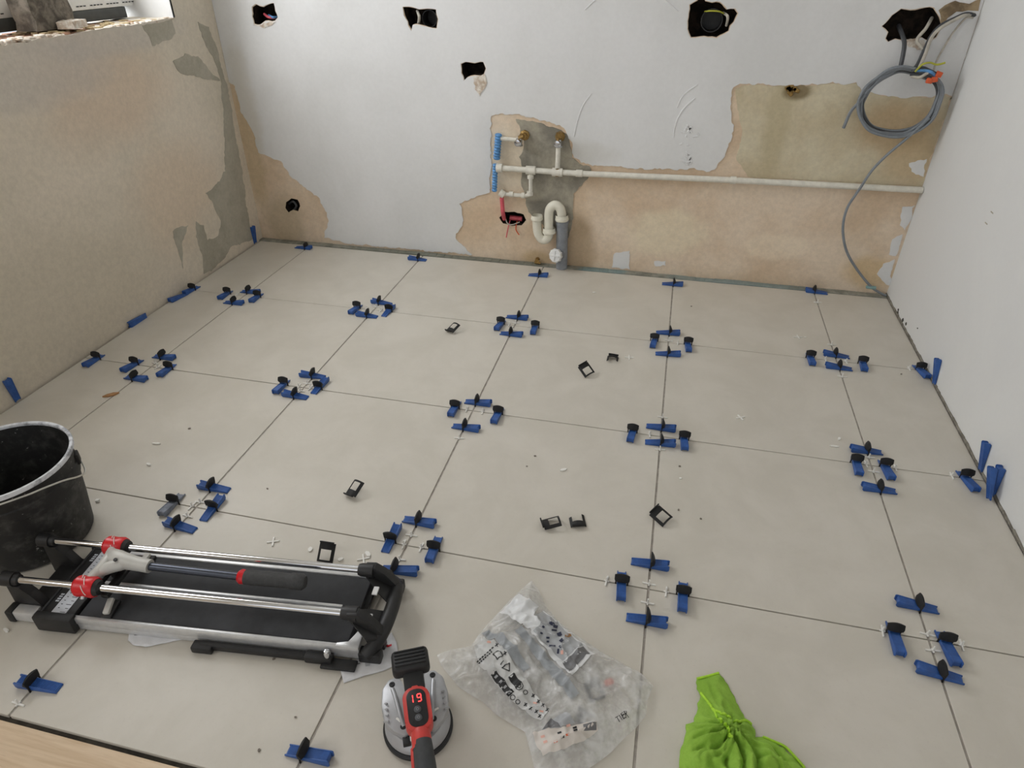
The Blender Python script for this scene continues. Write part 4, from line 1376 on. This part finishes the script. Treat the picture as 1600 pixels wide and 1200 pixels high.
t = MB(); t.box((0.802, 0.012, 0.0905), (0.012, 0.022, 0.004), None, 0.001, 1); t.box((0.812, -0.052, 0.0925), (0.006, 0.006, 0.004), None, 0.001, 1); t.build('rivet', M_alu, CT)
# folded support arm under the front edge
t = MB()
t.box((0.590, -0.108, 0.012), (0.29, 0.014, 0.016), Matrix.Identity(4), 0.003)
t.box((0.452, -0.112, 0.010), (0.046, 0.022, 0.018), None, 0.003)
t.box((0.708, -0.110, 0.014), (0.06, 0.020, 0.020), None, 0.004)
t.box((0.752, -0.116, 0.007), (0.075, 0.026, 0.008), Matrix.Identity(4), 0.003)
arm = t.build('support_arm', M_black, CT)
t = MB(); t.lathe([(0.0, 0.0), (0.0075, 0.0), (0.0075, 0.012), (0.005, 0.016), (0.0, 0.017)], 18, Matrix.Translation((0.728, -0.110, 0.024))); t.build('bolt', M_chrome, arm)

# ------------------------------------------------------------------ electric suction lifter
LF = empty('suction_lifter', (1.390, -2.2375, 0.0), math.radians(-63.3), 'grey and red electric suction lifter with glowing red display', 'suction lifter')
M_lgrey = plain('silver_painted_housing', srgb(176, 177, 180), 0.38, 0.35, var=0.06)
M_lred = plain('coral_red_rubber', srgb(206, 66, 60), 0.45, var=0.08)
M_lblk = plain('lifter_black_rubber', srgb(30, 31, 33), 0.55, var=0.12)
M_lgrip = plain('lifter_grip_rubber', srgb(64, 66, 68), 0.7, var=0.1, scale=90, bmp=0.15)


def lpart(name, mat, fn, parent=LF):
    t = MB(); fn(t)
    return t.build(name, mat, parent)


lpart('rubber_seal', M_lblk, lambda t: t.lathe([(0.0, 0.0005), (0.062, 0.0005), (0.0665, 0.004), (0.0665, 0.010), (0.063, 0.014), (0.0, 0.014)], 64))


def housing(t):
    t.lathe([(0.0, 0.0145), (0.0615, 0.0145), (0.0625, 0.018), (0.060, 0.026), (0.050, 0.036), (0.0, 0.040)], 64)
    for s in (-1, 1):
        poly = [(-0.086, 0.024), (-0.084, 0.046), (-0.066, 0.060), (-0.030, 0.0645), (0.004, 0.060), (0.024, 0.046), (0.040, 0.026), (0.030, 0.012), (-0.04, 0.014), (-0.070, 0.020)]
        if s < 0: poly = [(x, -y) for x, y in poly][::-1]
        t.prism(poly, 0.020, 0.048, None, 0.005)
        ridge = smooth_path([(-0.060, s * 0.040, 0.049), (-0.040, s * 0.036, 0.050), (0.0, s * 0.030, 0.050), (0.020, s * 0.026, 0.047)], 4)
        t.tube(ridge, 0.0042, 10)
        for k in range(4):
            t.box((0, 0, 0), (0.0035, 0.018, 0.004), Matrix.Translation((-0.034 + k * 0.012, s * 0.057, 0.0462)) @ Matrix.Rotation(s * -0.9, 4, 'X') @ Matrix.Rotation(s * 0.5, 4, 'Z'), 0.001, 1)


hs_ = lpart('housing', M_lgrey, housing)
for (x, y) in ((-0.072, 0.040), (-0.070, -0.040), (0.018, 0.030), (0.020, -0.027)):
    lpart('screw', M_lblk, lambda t: (t.lathe([(0.0, 0.0487), (0.0058, 0.0487), (0.0058, 0.0478), (0.0, 0.0478)], 18, Matrix.Translation((x, y, 0))), t.lathe([(0.0022, 0.0494), (0.0045, 0.0494), (0.0045, 0.0484), (0.0022, 0.0484), (0.0022, 0.0494)], 18, Matrix.Translation((x, y, 0)))) and None, hs_)
lpart('slide_switch', M_lblk, lambda t: t.box((0.044, -0.024, 0.038), (0.015, 0.014, 0.010), None, 0.001))
lpart('vent_tab', M_spacer, lambda t: (t.box((0.040, -0.014, 0.0395), (0.016, 0.007, 0.008), None, 0.001)))
# T-shaped black grip head and neck
def head(t):
    t.box((0, 0, 0), (0.048, 0.070, 0.030), Matrix.Translation((-0.057, 0.001, 0.124)) @ Matrix.Rotation(-0.10, 4, 'Y'), 0.009, 3)
    t.box((0, 0, 0), (0.040, 0.038, 0.026), Matrix.Translation((-0.026, 0.003, 0.112)) @ Matrix.Rotation(0.25, 4, 'Y'), 0.006)
    t.box((-0.034, 0.002, 0.075), (0.030, 0.034, 0.07), None, 0.006)


hd = lpart('head', M_lblk, head)
lpart('head_rib', M_lblk, lambda t: [t.box((0, 0, 0), (0.0035, 0.058, 0.004), Matrix.Translation((-0.057, 0.001, 0.124)) @ Matrix.Rotation(-0.10, 4, 'Y') @ Matrix.Translation((-0.016 + k * 0.008, 0, 0.0154)), 0.0012, 1) for k in range(5)] and None, hd)


def capsule(hx, hy, r_, n=8):
    pts = []
    for cx2, cy2, a0 in ((hx - r_, hy - r_, 0), (-hx + r_, hy - r_, 90), (-hx + r_, -hy + r_, 180), (hx - r_, -hy + r_, 270)):
        for k in range(n + 1):
            a = math.radians(a0 + 90 * k / n); pts.append((cx2 + r_ * math.cos(a), cy2 + r_ * math.sin(a)))
    return pts


MD = Matrix.Translation((0.031, 0.003, 0.110)) @ Matrix.Rotation(0.10, 4, 'Y')
lpart('display_housing', M_lred, lambda t: t.prism(capsule(0.041, 0.0245, 0.020), -0.024, 0.007, MD, 0.004))
lpart('display_support', M_lgrey, lambda t: t.prism(capsule(0.030, 0.018, 0.014), -0.074, -0.024, MD, 0.003))
lpart('display_panel', plain('display_glass', srgb(34, 35, 38), 0.22, var=0.05), lambda t: t.prism(capsule(0.034, 0.0175, 0.014), 0.006, 0.0082, MD, 0.0008))
mt, nt, b = new_mat('red_led')
b.inputs['Base Color'].default_value = (0.5, 0.01, 0.01, 1)
b.inputs['Emission Color'].default_value = (1.0, 0.05, 0.05, 1)
b.inputs['Emission Strength'].default_value = 2.6


def led(t):
    # seven-segment "19"; reads with local -x up and +y to the right
    def seg(cx2, cy2, lx, ly): t.box((cx2, cy2, 0.0086), (lx, ly, 0.0008), MD, 0.0, 1)
    L, wd, x0 = 0.0068, 0.0016, -0.0165
    oy = -0.006
    seg(x0 - L / 2 - 0.0003, oy, L * .85, wd); seg(x0 + L / 2 + 0.0003, oy, L * .85, wd)
    c_ = 0.0055
    seg(x0 - L, c_, wd, L * .8); seg(x0, c_, wd, L * .8); seg(x0 + L, c_, wd, L * .8)
    seg(x0 - L / 2, c_ - L / 2, L * .8, wd); seg(x0 - L / 2, c_ + L / 2, L * .8, wd); seg(x0 + L / 2, c_ + L / 2, L * .8, wd)


lpart('display_digits', mt, led)
for x in (0.004, 0.019):
    bt = lpart('button', plain('button_grey', srgb(74, 76, 80), 0.5, var=0.05), lambda t: t.lathe([(0.0, 0.0102), (0.0052, 0.0102), (0.0064, 0.0094), (0.0066, 0.0082), (0.0, 0.0082)], 24, MD @ Matrix.Translation((x, 0, 0))))
    lpart('button_mark', plain('button_mark_grey', srgb(140, 142, 146), 0.5, var=0.02), lambda t: t.lathe([(0.0018, 0.0105), (0.0026, 0.0105), (0.0026, 0.0100), (0.0018, 0.0100), (0.0018, 0.0105)], 16, MD @ Matrix.Translation((x, 0, 0))), bt)
lpart('grip_neck', M_lred, lambda t: t.tube(smooth_path([(0.066, 0.003, 0.100), (0.080, 0.003, 0.099), (0.096, 0.003, 0.097)], 5), [0.016, 0.0165, 0.017, 0.0172, 0.0175, 0.0175, 0.0175, 0.0175, 0.0178, 0.018, 0.018], 20))
gp = smooth_path([(0.086, 0.004, 0.100), (0.11, 0.004, 0.098), (0.145, 0.004, 0.092), (0.175, 0.004, 0.080), (0.19, 0.004, 0.06), (0.190, 0.004, 0.035)], 5)
lpart('grip', M_lgrip, lambda t: t.tube(gp, [0.0165 + 0.002 * min(1, k / 8) for k in range(len(gp))], 22))
lpart('side_trim', M_lred, lambda t: t.tube(smooth_path([(0.090, -0.013, 0.092), (0.115, -0.0145, 0.090), (0.14, -0.015, 0.085)], 5), 0.0048, 10))
lpart('rear_pad', M_lgrey, lambda t: t.lathe([(0.0, 0.001), (0.024, 0.001), (0.024, 0.010), (0.017, 0.036), (0.0, 0.036)], 28, Matrix.Translation((0.190, 0.004, 0))))
for (x, y, rz) in ((0.006, -0.034, 0.7), (0.002, 0.036, 1.9)):
    lpart('marker_tab', M_spacer, lambda t: t.box((0, 0, 0), (0.012, 0.004, 0.003), Matrix.Translation((x, y, 0.0495)) @ Matrix.Rotation(rz, 4, 'Z'), 0.0008, 1))
# ------------------------------------------------------------------ soft things: plastic bag, scraps, cloth
from mathutils.geometry import delaunay_2d_cdt


def inside(poly, x, y):
    c_ = False
    n = len(poly)
    for i in range(n):
        x0, y0 = poly[i]; x1, y1 = poly[i - 1]
        if (y0 > y) != (y1 > y) and x < (x1 - x0) * (y - y0) / (y1 - y0) + x0: c_ = not c_
    return c_


def edge_dist(poly, x, y):
    best = 9
    n = len(poly)
    for i in range(n):
        ax, ay = poly[i]; bx, by = poly[i - 1]
        dx, dy = bx - ax, by - ay
        L = dx * dx + dy * dy or 1e-12
        s_ = max(0, min(1, ((x - ax) * dx + (y - ay) * dy) / L))
        best = min(best, math.hypot(x - ax - s_ * dx, y - ay - s_ * dy))
    return best


def sheet(poly, step):
    """dense triangulated sheet: (points, faces, count of rim points)"""
    rim = []
    n = len(poly)
    for i in range(n):
        a, b_ = Vector(poly[i]), Vector(poly[(i + 1) % n])
        k = max(1, int((b_ - a).length / step))
        rim += [tuple(a + (b_ - a) * (j / k)) for j in range(k)]
    pts = [Vector(p_) for p_ in rim]
    xs = [p_[0] for p_ in rim]; ys = [p_[1] for p_ in rim]
    rr = random.Random(8)
    y = min(ys)
    row_ = 0
    while y < max(ys):
        x = min(xs) + (step / 2 if row_ % 2 else 0)
        while x < max(xs):
            q = (x + rr.uniform(-.15, .15) * step, y + rr.uniform(-.15, .15) * step)
            if inside(rim, *q) and edge_dist(poly, *q) > step * 0.5: pts.append(Vector(q))
            x += step
        y += step * 0.87
        row_ += 1
    v, e_, f, *_ = delaunay_2d_cdt(pts, [], [list(range(len(rim)))], 1, 1e-6)
    return v, f


def soft_mesh(name, poly, step, top_fn, bottom_fn=None):
    v, f = sheet(poly, step)
    nv = len(v)
    V = [(p_.x, p_.y, top_fn(p_.x, p_.y)) for p_ in v]
    F = [tuple(q) for q in f]
    if bottom_fn:
        V += [(p_.x, p_.y, bottom_fn(p_.x, p_.y)) for p_ in v]
        F += [tuple(i + nv for i in q[::-1]) for q in f]
        cnt = {}
        for q in f:
            for i in range(len(q)):
                cnt[(q[i], q[(i + 1) % len(q)])] = 1
        for (a, b_) in list(cnt):
            if (b_, a) not in cnt: F.append((b_, a, a + nv, b_ + nv))
    me = bpy.data.meshes.new(name)
    me.from_pydata(V, [], F)
    me.update()
    me.shade_smooth()
    return me


def ridged(x, y, s_, seed):
    return 1 - abs(noise.noise(Vector((x * s_, y * s_, seed)))) * 2


BAG_PX = [(830, 906), (812, 922), (795, 938), (775, 960), (758, 978), (746, 993), (736, 1008), (700, 1015), (682, 1022), (690, 1040), (700, 1052), (716, 1072), (738, 1086), (755, 1096), (774, 1114), (795, 1128), (820, 1142), (828, 1170), (836, 1204), (870, 1212), (908, 1206), (935, 1190), (955, 1174), (976, 1152), (994, 1136), (1010, 1116), (1012, 1092), (1021, 1071), (1004, 1052), (968, 1032), (930, 1011), (900, 990), (874, 971), (853, 946), (842, 920)]
BAG = [tuple(on_z(u, v, 0.006).xy) for u, v in BAG_PX]
bc = on_z(865, 1060, 0.02)
flap_x = on_z(742, 1040, 0.01).x


def bag_h(x, y):
    d = edge_dist(BAG, x, y)
    if not inside(BAG, x, y): d = 0
    puff = 1 - math.exp(-(d / 0.042) ** 1.3)
    low = min(1, max(0.12, (x - flap_x + 0.01) / 0.05))
    h = 0.046 * puff * low * (0.85 + 0.3 * noise.noise(Vector((x * 14, y * 14, 1))))
    amp = min(1, d / 0.012)
    # creases running with the bag's long side and fine crumple
    u = (x - bc.x) * 0.80 + (y - bc.y) * 0.60; w = -(x - bc.x) * 0.60 + (y - bc.y) * 0.80
    h += amp * (0.008 * max(0, ridged(u * 0.45, w, 24, 3)) ** 4 + 0.006 * max(0, ridged(x, y, 30, 9)) ** 4 + 0.0020 * max(0, ridged(u, w * 0.5, 50, 13)) ** 2 + 0.0015 * noise.noise(Vector((x * 75, y * 75, 5))))
    return max(h, 0.0) + 0.0030


def on_bag(u, v):
    z = 0.03
    for _ in range(8):
        q = on_z(u, v, z); z = 0.6 * z + 0.4 * bag_h(q.x, q.y)
    return (q.x, q.y)


mt, nt, b = new_mat('clear_poly_film')
out = nt.nodes['Material Output']
b.inputs['Base Color'].default_value = (0.95, 0.955, 0.96, 1)
b.inputs['Roughness'].default_value = 0.16
b.inputs['Specular IOR Level'].default_value = 0.9
b.inputs['Transmission Weight'].default_value = 0.0
b.inputs['Subsurface Weight'].default_value = 0.0
tr_ = nt.nodes.new('ShaderNodeBsdfTransparent')
tr_.inputs[0].default_value = (1.0, 1.0, 1.0, 1)
mx = nt.nodes.new('ShaderNodeMixShader')
co = obj_node(nt)
fac = map_range(nt, noise_node(nt, 22, 4, 0.6, co), 0.35, 0.72, 0.30, 0.66)
nt.links.new(fac, mx.inputs[0]); nt.links.new(tr_.outputs[0], mx.inputs[1]); tl = nt.nodes.new('ShaderNodeBsdfTranslucent'); tl.inputs[0].default_value = (0.97, 0.975, 0.98, 1)
m2 = nt.nodes.new('ShaderNodeMixShader'); m2.inputs[0].default_value = 0.18
nt.links.new(b.outputs[0], m2.inputs[1]); nt.links.new(tl.outputs[0], m2.inputs[2])
nt.links.new(m2.outputs[0], mx.inputs[2]); nt.links.new(mx.outputs[0], out.inputs[0])
M_film = mt
M_paper = plain('white_label_print', srgb(226, 227, 228), 0.4, var=0.03)
M_lgr = plain('light_grey_print', srgb(176, 178, 181), 0.4, var=0.08, scale=40)
M_mgr = plain('mid_grey_print', srgb(112, 112, 114), 0.4, var=0.12, scale=60)
M_stripe = plain('grey_stripe_print', srgb(160, 164, 168), 0.35, var=0.15, scale=30)
M_pink = plain('pink_print', srgb(226, 176, 160), 0.5, var=0.1)
M_navy = plain('navy_print', srgb(40, 46, 72), 0.5, var=0.1)

bag = empty('plastic_bag', (0, 0, 0), 0, 'crumpled clear plastic bag with printed labels beside the suction lifter', 'plastic bag')
film = link_mesh('film', soft_mesh('film', BAG, 0.0042, bag_h), M_film, bag)


def bag_print(name, px, mat, lift=0.0006, step=0.004, parent=bag):
    lift = 0.0012 + lift * 1.2
    step = min(step, 0.0036)
    poly = [on_bag(*q) for q in px]
    a = sum(poly[i - 1][0] * poly[i][1] - poly[i][0] * poly[i - 1][1] for i in range(len(poly)))
    if a < 0: poly = poly[::-1]
    return link_mesh(name, soft_mesh(name, poly, step, lambda x, y: bag_h(x, y) + lift), mat, parent)


bag_print('header_panel', ((780, 958), (811, 928), (824, 936), (842, 948), (834, 962), (846, 972), (832, 986), (812, 975), (800, 968)), M_paper)
bag_print('stripe', ((804, 986), (815, 979), (840, 1008), (872, 1044), (905, 1084), (893, 1094), (862, 1058), (832, 1022)), M_stripe)
bag_print('stripe', ((752, 990), (764, 984), (785, 990), (806, 1010), (828, 1044), (818, 1052), (795, 1022), (776, 1002)), M_stripe)
bag_print('picture_panel', ((829, 988), (848, 955), (866, 966), (930, 1022), (893, 1056)), M_paper)
lab = bag_print('picture', ((833, 987), (848, 974), (836, 962), (848, 956), (866, 970), (911, 1009), (879, 1034)), M_lgr, 0.0011)
bag_print('code_block', ((879, 1037), (911, 1011), (922, 1022), (890, 1051)), M_mgr, 0.0012)
rr = random.Random(14)
for k, (u, v, du, dv, rot) in enumerate(((862, 975, 9, 4, .5), (868, 980, 7, 5, .3), (866, 986, 8, 3, .1), (874, 992, 6, 7, 1.2), (877, 1002, 5, 6, .8), (849, 981, 4, 3, .6), (846, 991, 4, 3, .4), (856, 998, 3, 5, 1.6), (856, 1004, 4, 3, .1), (863, 1011, 10, 2.5, 0), (872, 1019, 3, 8, .1), (875, 1012, 4, 3, .9))):
    c_, s_ = math.cos(rot), math.sin(rot)
    bag_print('picture_mark', [(u + (a * c_ - q * s_), v + (a * s_ + q * c_)) for a, q in ((-du / 2, -dv / 2), (du / 2, -dv / 2), (du / 2, dv / 2), (-du / 2, dv / 2))], M_navy, 0.0017, 0.004)
bag_print('picture_mark', ((876, 1018), (880, 1017), (880, 1024), (876, 1024)), M_pink, 0.0017, 0.004)
bag_print('picture_mark', ((882, 994), (892, 992), (893, 995), (883, 997)), M_wood, 0.0017, 0.004)
bag_print('left_panel', ((741, 1012), (756, 995), (772, 1000), (792, 1018), (806, 1044), (842, 1092), (858, 1110), (846, 1126), (820, 1110), (796, 1092), (768, 1060), (748, 1040)), plain('translucent_print', srgb(206, 206, 204), 0.35, var=0.06))


def strip(u0, v0, u1, v1, w, mat, lift=0.0012, name='print'):
    dx, dy = u1 - u0, v1 - v0
    L = math.hypot(dx, dy) or 1
    nx, ny = -dy / L * w / 2, dx / L * w / 2
    return bag_print(name, ((u0 + nx, v0 + ny), (u1 + nx, v1 + ny), (u1 - nx, v1 - ny), (u0 - nx, v0 - ny)), mat, lift, 0.004)


strip(771, 1053, 799, 1086, 12, M_ink)
strip(798, 1056, 812, 1073, 12, M_ink)
for k in range(4): strip(774 + k * 7, 1057.5 + k * 8, 776.5 + k * 7, 1060 + k * 8, 6, M_lgr, 0.0018, 'bar_print')
for (u0, v0, u1, v1) in ((745, 1036, 772, 1011), (748, 1038, 770, 1018)):
    for k in range(7):
        f0, f1 = k / 7, k / 7 + 0.1
        strip(u0 + (u1 - u0) * f0, v0 + (v1 - v0) * f0, u0 + (u1 - u0) * f1, v0 + (v1 - v0) * f1, 2.2, M_ink, 0.0012, 'small_print')
# recycling triangle, carton and ring marks
for poly in (((784, 1045), (796, 1037)), ((796, 1037), (796, 1050)), ((796, 1050), (784, 1045)), ((770, 1024), (778, 1018)), ((778, 1018), (786, 1026)), ((786, 1026), (777, 1032)), ((777, 1032), (770, 1024)), ((782, 1040), (787, 1034))):
    strip(*poly[0], *poly[1], 1.5, M_ink, 0.0013, 'icon_line')
for (cx2, cy2, r_) in ((811, 1073, 6.5), (811, 1073, 3), (821, 1083, 3.5), (801, 1091, 4), (809, 1098, 3.5)):
    for k in range(8):
        a, c_ = 2 * PI * k / 8, 2 * PI * (k + 1) / 8
        strip(cx2 + r_ * math.cos(a), cy2 + r_ * math.sin(a), cx2 + r_ * math.cos(c_), cy2 + r_ * math.sin(c_), 1.2, M_ink, 0.0014, 'icon_line')
for k, (u, v) in enumerate(((833, 1088), (841, 1097), (848, 1103), (855, 1110), (821, 1102), (829, 1108), (838, 1113), (843, 1120), (776, 1009), (789, 1022))):
    strip(u - 2.5, v + 2, u + 2.5, v - 2, 1.8, M_ink, 0.0013, 'figure_mark'); strip(u - 1, v - 3, u + 1.5, v + 3, 1.3, M_ink, 0.0014, 'figure_mark')
for (u, v) in ((836, 1099), (846, 1112), (764, 1004)): strip(u - 3, v, u + 3, v + 1, 3, M_pink, 0.0013, 'figure_mark')
bag_print('lower_panel', ((846, 1142), (872, 1118), (886, 1113), (898, 1130), (876, 1137)), M_lgr)
bag_print('lower_triangle', ((847, 1141), (861, 1123), (876, 1137)), M_mgr, 0.0012)
bag_print('lower_label', ((832, 1146), (876, 1138), (911, 1131), (932, 1128), (934, 1142), (914, 1158), (880, 1172), (848, 1182), (838, 1166)), plain('cream_label_print', srgb(218, 210, 202), 0.4, var=0.05))
bag_print('lower_block', ((911, 1133), (932, 1130), (932, 1142), (912, 1143)), M_mgr, 0.0012)
for (u, v, m_) in ((848, 1152, M_pink), (852, 1160, M_pink), (868, 1160, M_orange), (887, 1149, M_orange), (874, 1146, M_ink), (879, 1153, M_ink), (898, 1138, M_ink), (899, 1142, M_ink), (888, 1135, M_pink)):
    strip(u - 3, v + 1, u + 3, v - 1, 4 if m_ is M_pink else 3, m_, 0.0013, 'label_mark')
# lettering at the lower right
fc = bpy.data.curves.new('lettering', 'FONT'); fc.body = 'TIER'; fc.size = 0.020; fc.resolution_u = 2; fc.align_x = 'CENTER'
fo = bpy.data.objects.new('lettering', fc); COL.objects.link(fo)
lm = bpy.data.meshes.new_from_object(fo.evaluated_get(bpy.context.evaluated_depsgraph_get()))
bpy.data.objects.remove(fo); bpy.data.curves.remove(fc)
p0 = Vector(on_bag(962, 1126)); p1 = Vector(on_bag(981, 1114)); ang = math.atan2((p1 - p0).y, (p1 - p0).x); pc = (p0 + p1) / 2
for v in lm.vertices:
    x, y = v.co.x * 0.72, v.co.y * 0.75 - 0.006
    X, Y = pc.x + x * math.cos(ang) - y * math.sin(ang), pc.y + x * math.sin(ang) + y * math.cos(ang)
    v.co = (X, Y, bag_h(X, Y) + 0.0032)
lm.materials.clear()
link_mesh('lettering', lm, M_ink, bag)
# last pieces left inside the bag
for (u, v, rz, nm, mesh_, lb) in ((929, 1079, 0.6, 'levelling_clip', ME_B[0], 'black clip lying inside the clear plastic bag'), (916, 1124, 1.4, 'levelling_clip', ME_B[1], 'black clip half hidden low inside the clear bag')):
    o = link_mesh(nm, mesh_); q = on_z(u, v, 0.005); o.location = (q.x, q.y, 0.004); o.rotation_euler = (0.25, 0.1, rz); tag(o, lb, 'clip', 'pieces inside the bag')
q = on_z(951, 1067, 0.01)
t = MB(); t.box((0, 0, 0), (0.020, 0.012, 0.010), Matrix.Translation((q.x, q.y, 0.012)) @ Matrix.Rotation(0.7, 4, 'Z'), 0.003); tag(t.build('orange_piece', M_orange), 'small orange plastic piece inside the clear bag', 'plastic piece')

# ------------------------------------------------------------------ torn packaging under the cutter


def scrap(px, label, seed, marks):
    poly = [tuple(on_z(u, v, 0.002).xy) for u, v in px]
    a = sum(poly[i - 1][0] * poly[i][1] - poly[i][0] * poly[i - 1][1] for i in range(len(poly)))
    if a < 0: poly = poly[::-1]
    hf = lambda x, y: 0.0015 + 0.0042 * max(0, noise.noise(Vector((x * 30, y * 30, seed)))) + 0.001 * noise.noise(Vector((x * 90, y * 90, seed)))
    root = empty('packaging_scrap', (0, 0, 0), 0, label, 'packaging', 'torn packaging under the tile cutter')
    link_mesh('sheet', soft_mesh('sheet', poly, 0.006, lambda x, y: hf(x, y) + 0.0008, hf), plain('white_packaging', srgb(222, 222, 224), 0.35, var=0.06, scale=40), root)
    for nm, mp_, mat_ in marks:
        poly2 = [tuple(on_z(u, v, 0.002).xy) for u, v in mp_]
        a = sum(poly2[i - 1][0] * poly2[i][1] - poly2[i][0] * poly2[i - 1][1] for i in range(len(poly2)))
        if a < 0: poly2 = poly2[::-1]
        link_mesh(nm, soft_mesh(nm, poly2, 0.005, lambda x, y: hf(x, y) + 0.0016), mat_, root)


scrap(((203, 982), (240, 978), (300, 985), (318, 993), (270, 1002), (228, 1011), (208, 1008), (200, 1000)), 'white packaging scrap peeking out under the cutter front edge', 3,
      (('print', ((207, 984), (236, 984), (218, 993), (210, 993)), M_navy), ('print', ((258, 992), (272, 990), (268, 996)), M_lgr)))
scrap(((530, 1040), (560, 1030), (596, 1004), (612, 988), (620, 1004), (622, 1020), (616, 1040), (600, 1048), (570, 1056), (537, 1067)), 'white packaging scrap between cutter corner and suction lifter', 6,
      (('print', ((592, 1012), (606, 1007), (607, 1010), (594, 1015)), M_ink), ('print', ((604, 1009), (612, 1007), (612, 1010), (605, 1012)), M_red), ('print', ((540, 1043), (562, 1036), (563, 1037.5), (541, 1045)), M_mgr), ('print', ((570, 1035), (578, 1034), (578, 1041), (571, 1042)), M_lgr)))

# ------------------------------------------------------------------ green microfibre cloth
CL_PX = [(1089, 1060), (1106, 1056), (1124, 1051), (1131, 1058), (1138, 1068), (1151, 1096), (1164, 1120), (1176, 1133), (1181, 1150), (1199, 1152), (1226, 1166), (1242, 1182), (1258, 1200), (1280, 1228), (1250, 1262), (1190, 1280), (1110, 1275), (1066, 1240), (1062, 1199), (1063, 1176), (1070, 1150), (1072, 1130), (1085, 1126), (1091, 1105), (1090, 1097), (1095, 1086), (1089, 1074)]
CL = [tuple(on_z(u, v, 0.006).xy) for u, v in CL_PX]
CL = ragged(CL, 0.006, 0.003, 71)
if sum(CL[i - 1][0] * CL[i][1] - CL[i][0] * CL[i - 1][1] for i in range(len(CL))) < 0: CL = CL[::-1]
ca = Vector(on_z(1112, 1070, 0.01).xy)
hub = Vector(on_z(1140, 1150, 0.01).xy)


def cloth_h(x, y):
    d = edge_dist(CL, x, y)
    if not inside(CL, x, y): d = 0
    body = 1 - math.exp(-(d / 0.010) ** 1.2)
    wide = 1 - math.exp(-(d / 0.035) ** 1.5)
    wx = noise.noise(Vector((x * 9, y * 9, 3))) * 0.022
    wy = noise.noise(Vector((x * 9, y * 9, 8))) * 0.022
    u_, w_ = x + wx - hub.x, y + wy - hub.y
    ang_ = math.atan2(w_, u_)
    rad = math.hypot(u_, w_)
    folds = abs(math.sin(ang_ * 5.5 + 3.0 * noise.noise(Vector((x * 16, y * 16, 4))) + rad * 22)) ** 0.8
    folds = folds * 0.75 + 0.25 * abs(math.sin(ang_ * 12 + 4.0 * noise.noise(Vector((x * 24, y * 24, 7)))))
    up = min(1, max(0, (hub.y + 0.055 - y) / 0.06))         # lower gathered part deeper than the flat tail
    rr_ = ridged(x + wx, y + wy, 21, 6)
    h = 0.007 * body + wide * up * (0.004 + 0.046 * folds + 0.016 * max(0, rr_) ** 3) + wide * (1 - up) * (0.005 + 0.012 * max(0, ridged(x * 1.6 + y * 0.6, y * 0.5, 26, 2)) ** 2)
    h += body * 0.0012 * noise.noise(Vector((x * 160, y * 160, 5)))
    return 0.0025 + max(0, h)


mt, nt, b = new_mat('green_microfibre')
co = obj_node(nt)
c = mix_col(nt, map_range(nt, noise_node(nt, 24, 5, 0.6, co), 0.3, 0.7), srgb(134, 176, 58), srgb(158, 200, 78))
c = mix_col(nt, map_range(nt, noise_node(nt, 900, 2, 0.6, co), 0.4, 0.7, 0, 0.4), c, srgb(112, 152, 48))
nt.links.new(c, b.inputs['Base Color'])
b.inputs['Roughness'].default_value = 0.95
b.inputs['Sheen Weight'].default_value = 0.4
b.inputs['Sheen Tint'].default_value = srgb(150, 200, 80)
bump(nt, b, noise_node(nt, 700, 3, 0.6, co), 0.5, 0.001)
M_cloth = mt
M_hem = plain('lime_hem', srgb(178, 224, 60), 0.7, var=0.12, scale=120)
cl = empty('microfibre_cloth', (0, 0, 0), 0, 'crumpled bright green microfibre cloth with lime hem at the bottom edge', 'cloth')
link_mesh('fabric', soft_mesh('fabric', CL, 0.0034, cloth_h, lambda x, y: 0.0006), M_cloth, cl)


def on_cloth(u, v):
    z = 0.02
    for _ in range(10):
        q = on_z(u, v, z); z = 0.5 * z + 0.5 * cloth_h(q.x, q.y)
    return Vector((q.x, q.y, cloth_h(q.x, q.y)))


for px in (((1095, 1083), (1106, 1097), (1121, 1112), (1136, 1120), (1151, 1127), (1164, 1126), (1174, 1132)), ((1106, 1098), (1113, 1108), (1119, 1118), (1128, 1130), (1136, 1141), (1143, 1151)), ((1192, 1152), (1208, 1158), (1226, 1167), (1242, 1183), (1257, 1200)), ((1089, 1061), (1106, 1057), (1123, 1052))):
    pts = [on_cloth(*q) for q in px]
    dense = smooth_path(pts, 14)
    dense = [Vector((q.x, q.y, cloth_h(q.x, q.y) + 0.0014)) for q in dense]
    t = MB(); t.tube(dense, 0.0026, 8); t.build('hem', M_hem, cl)
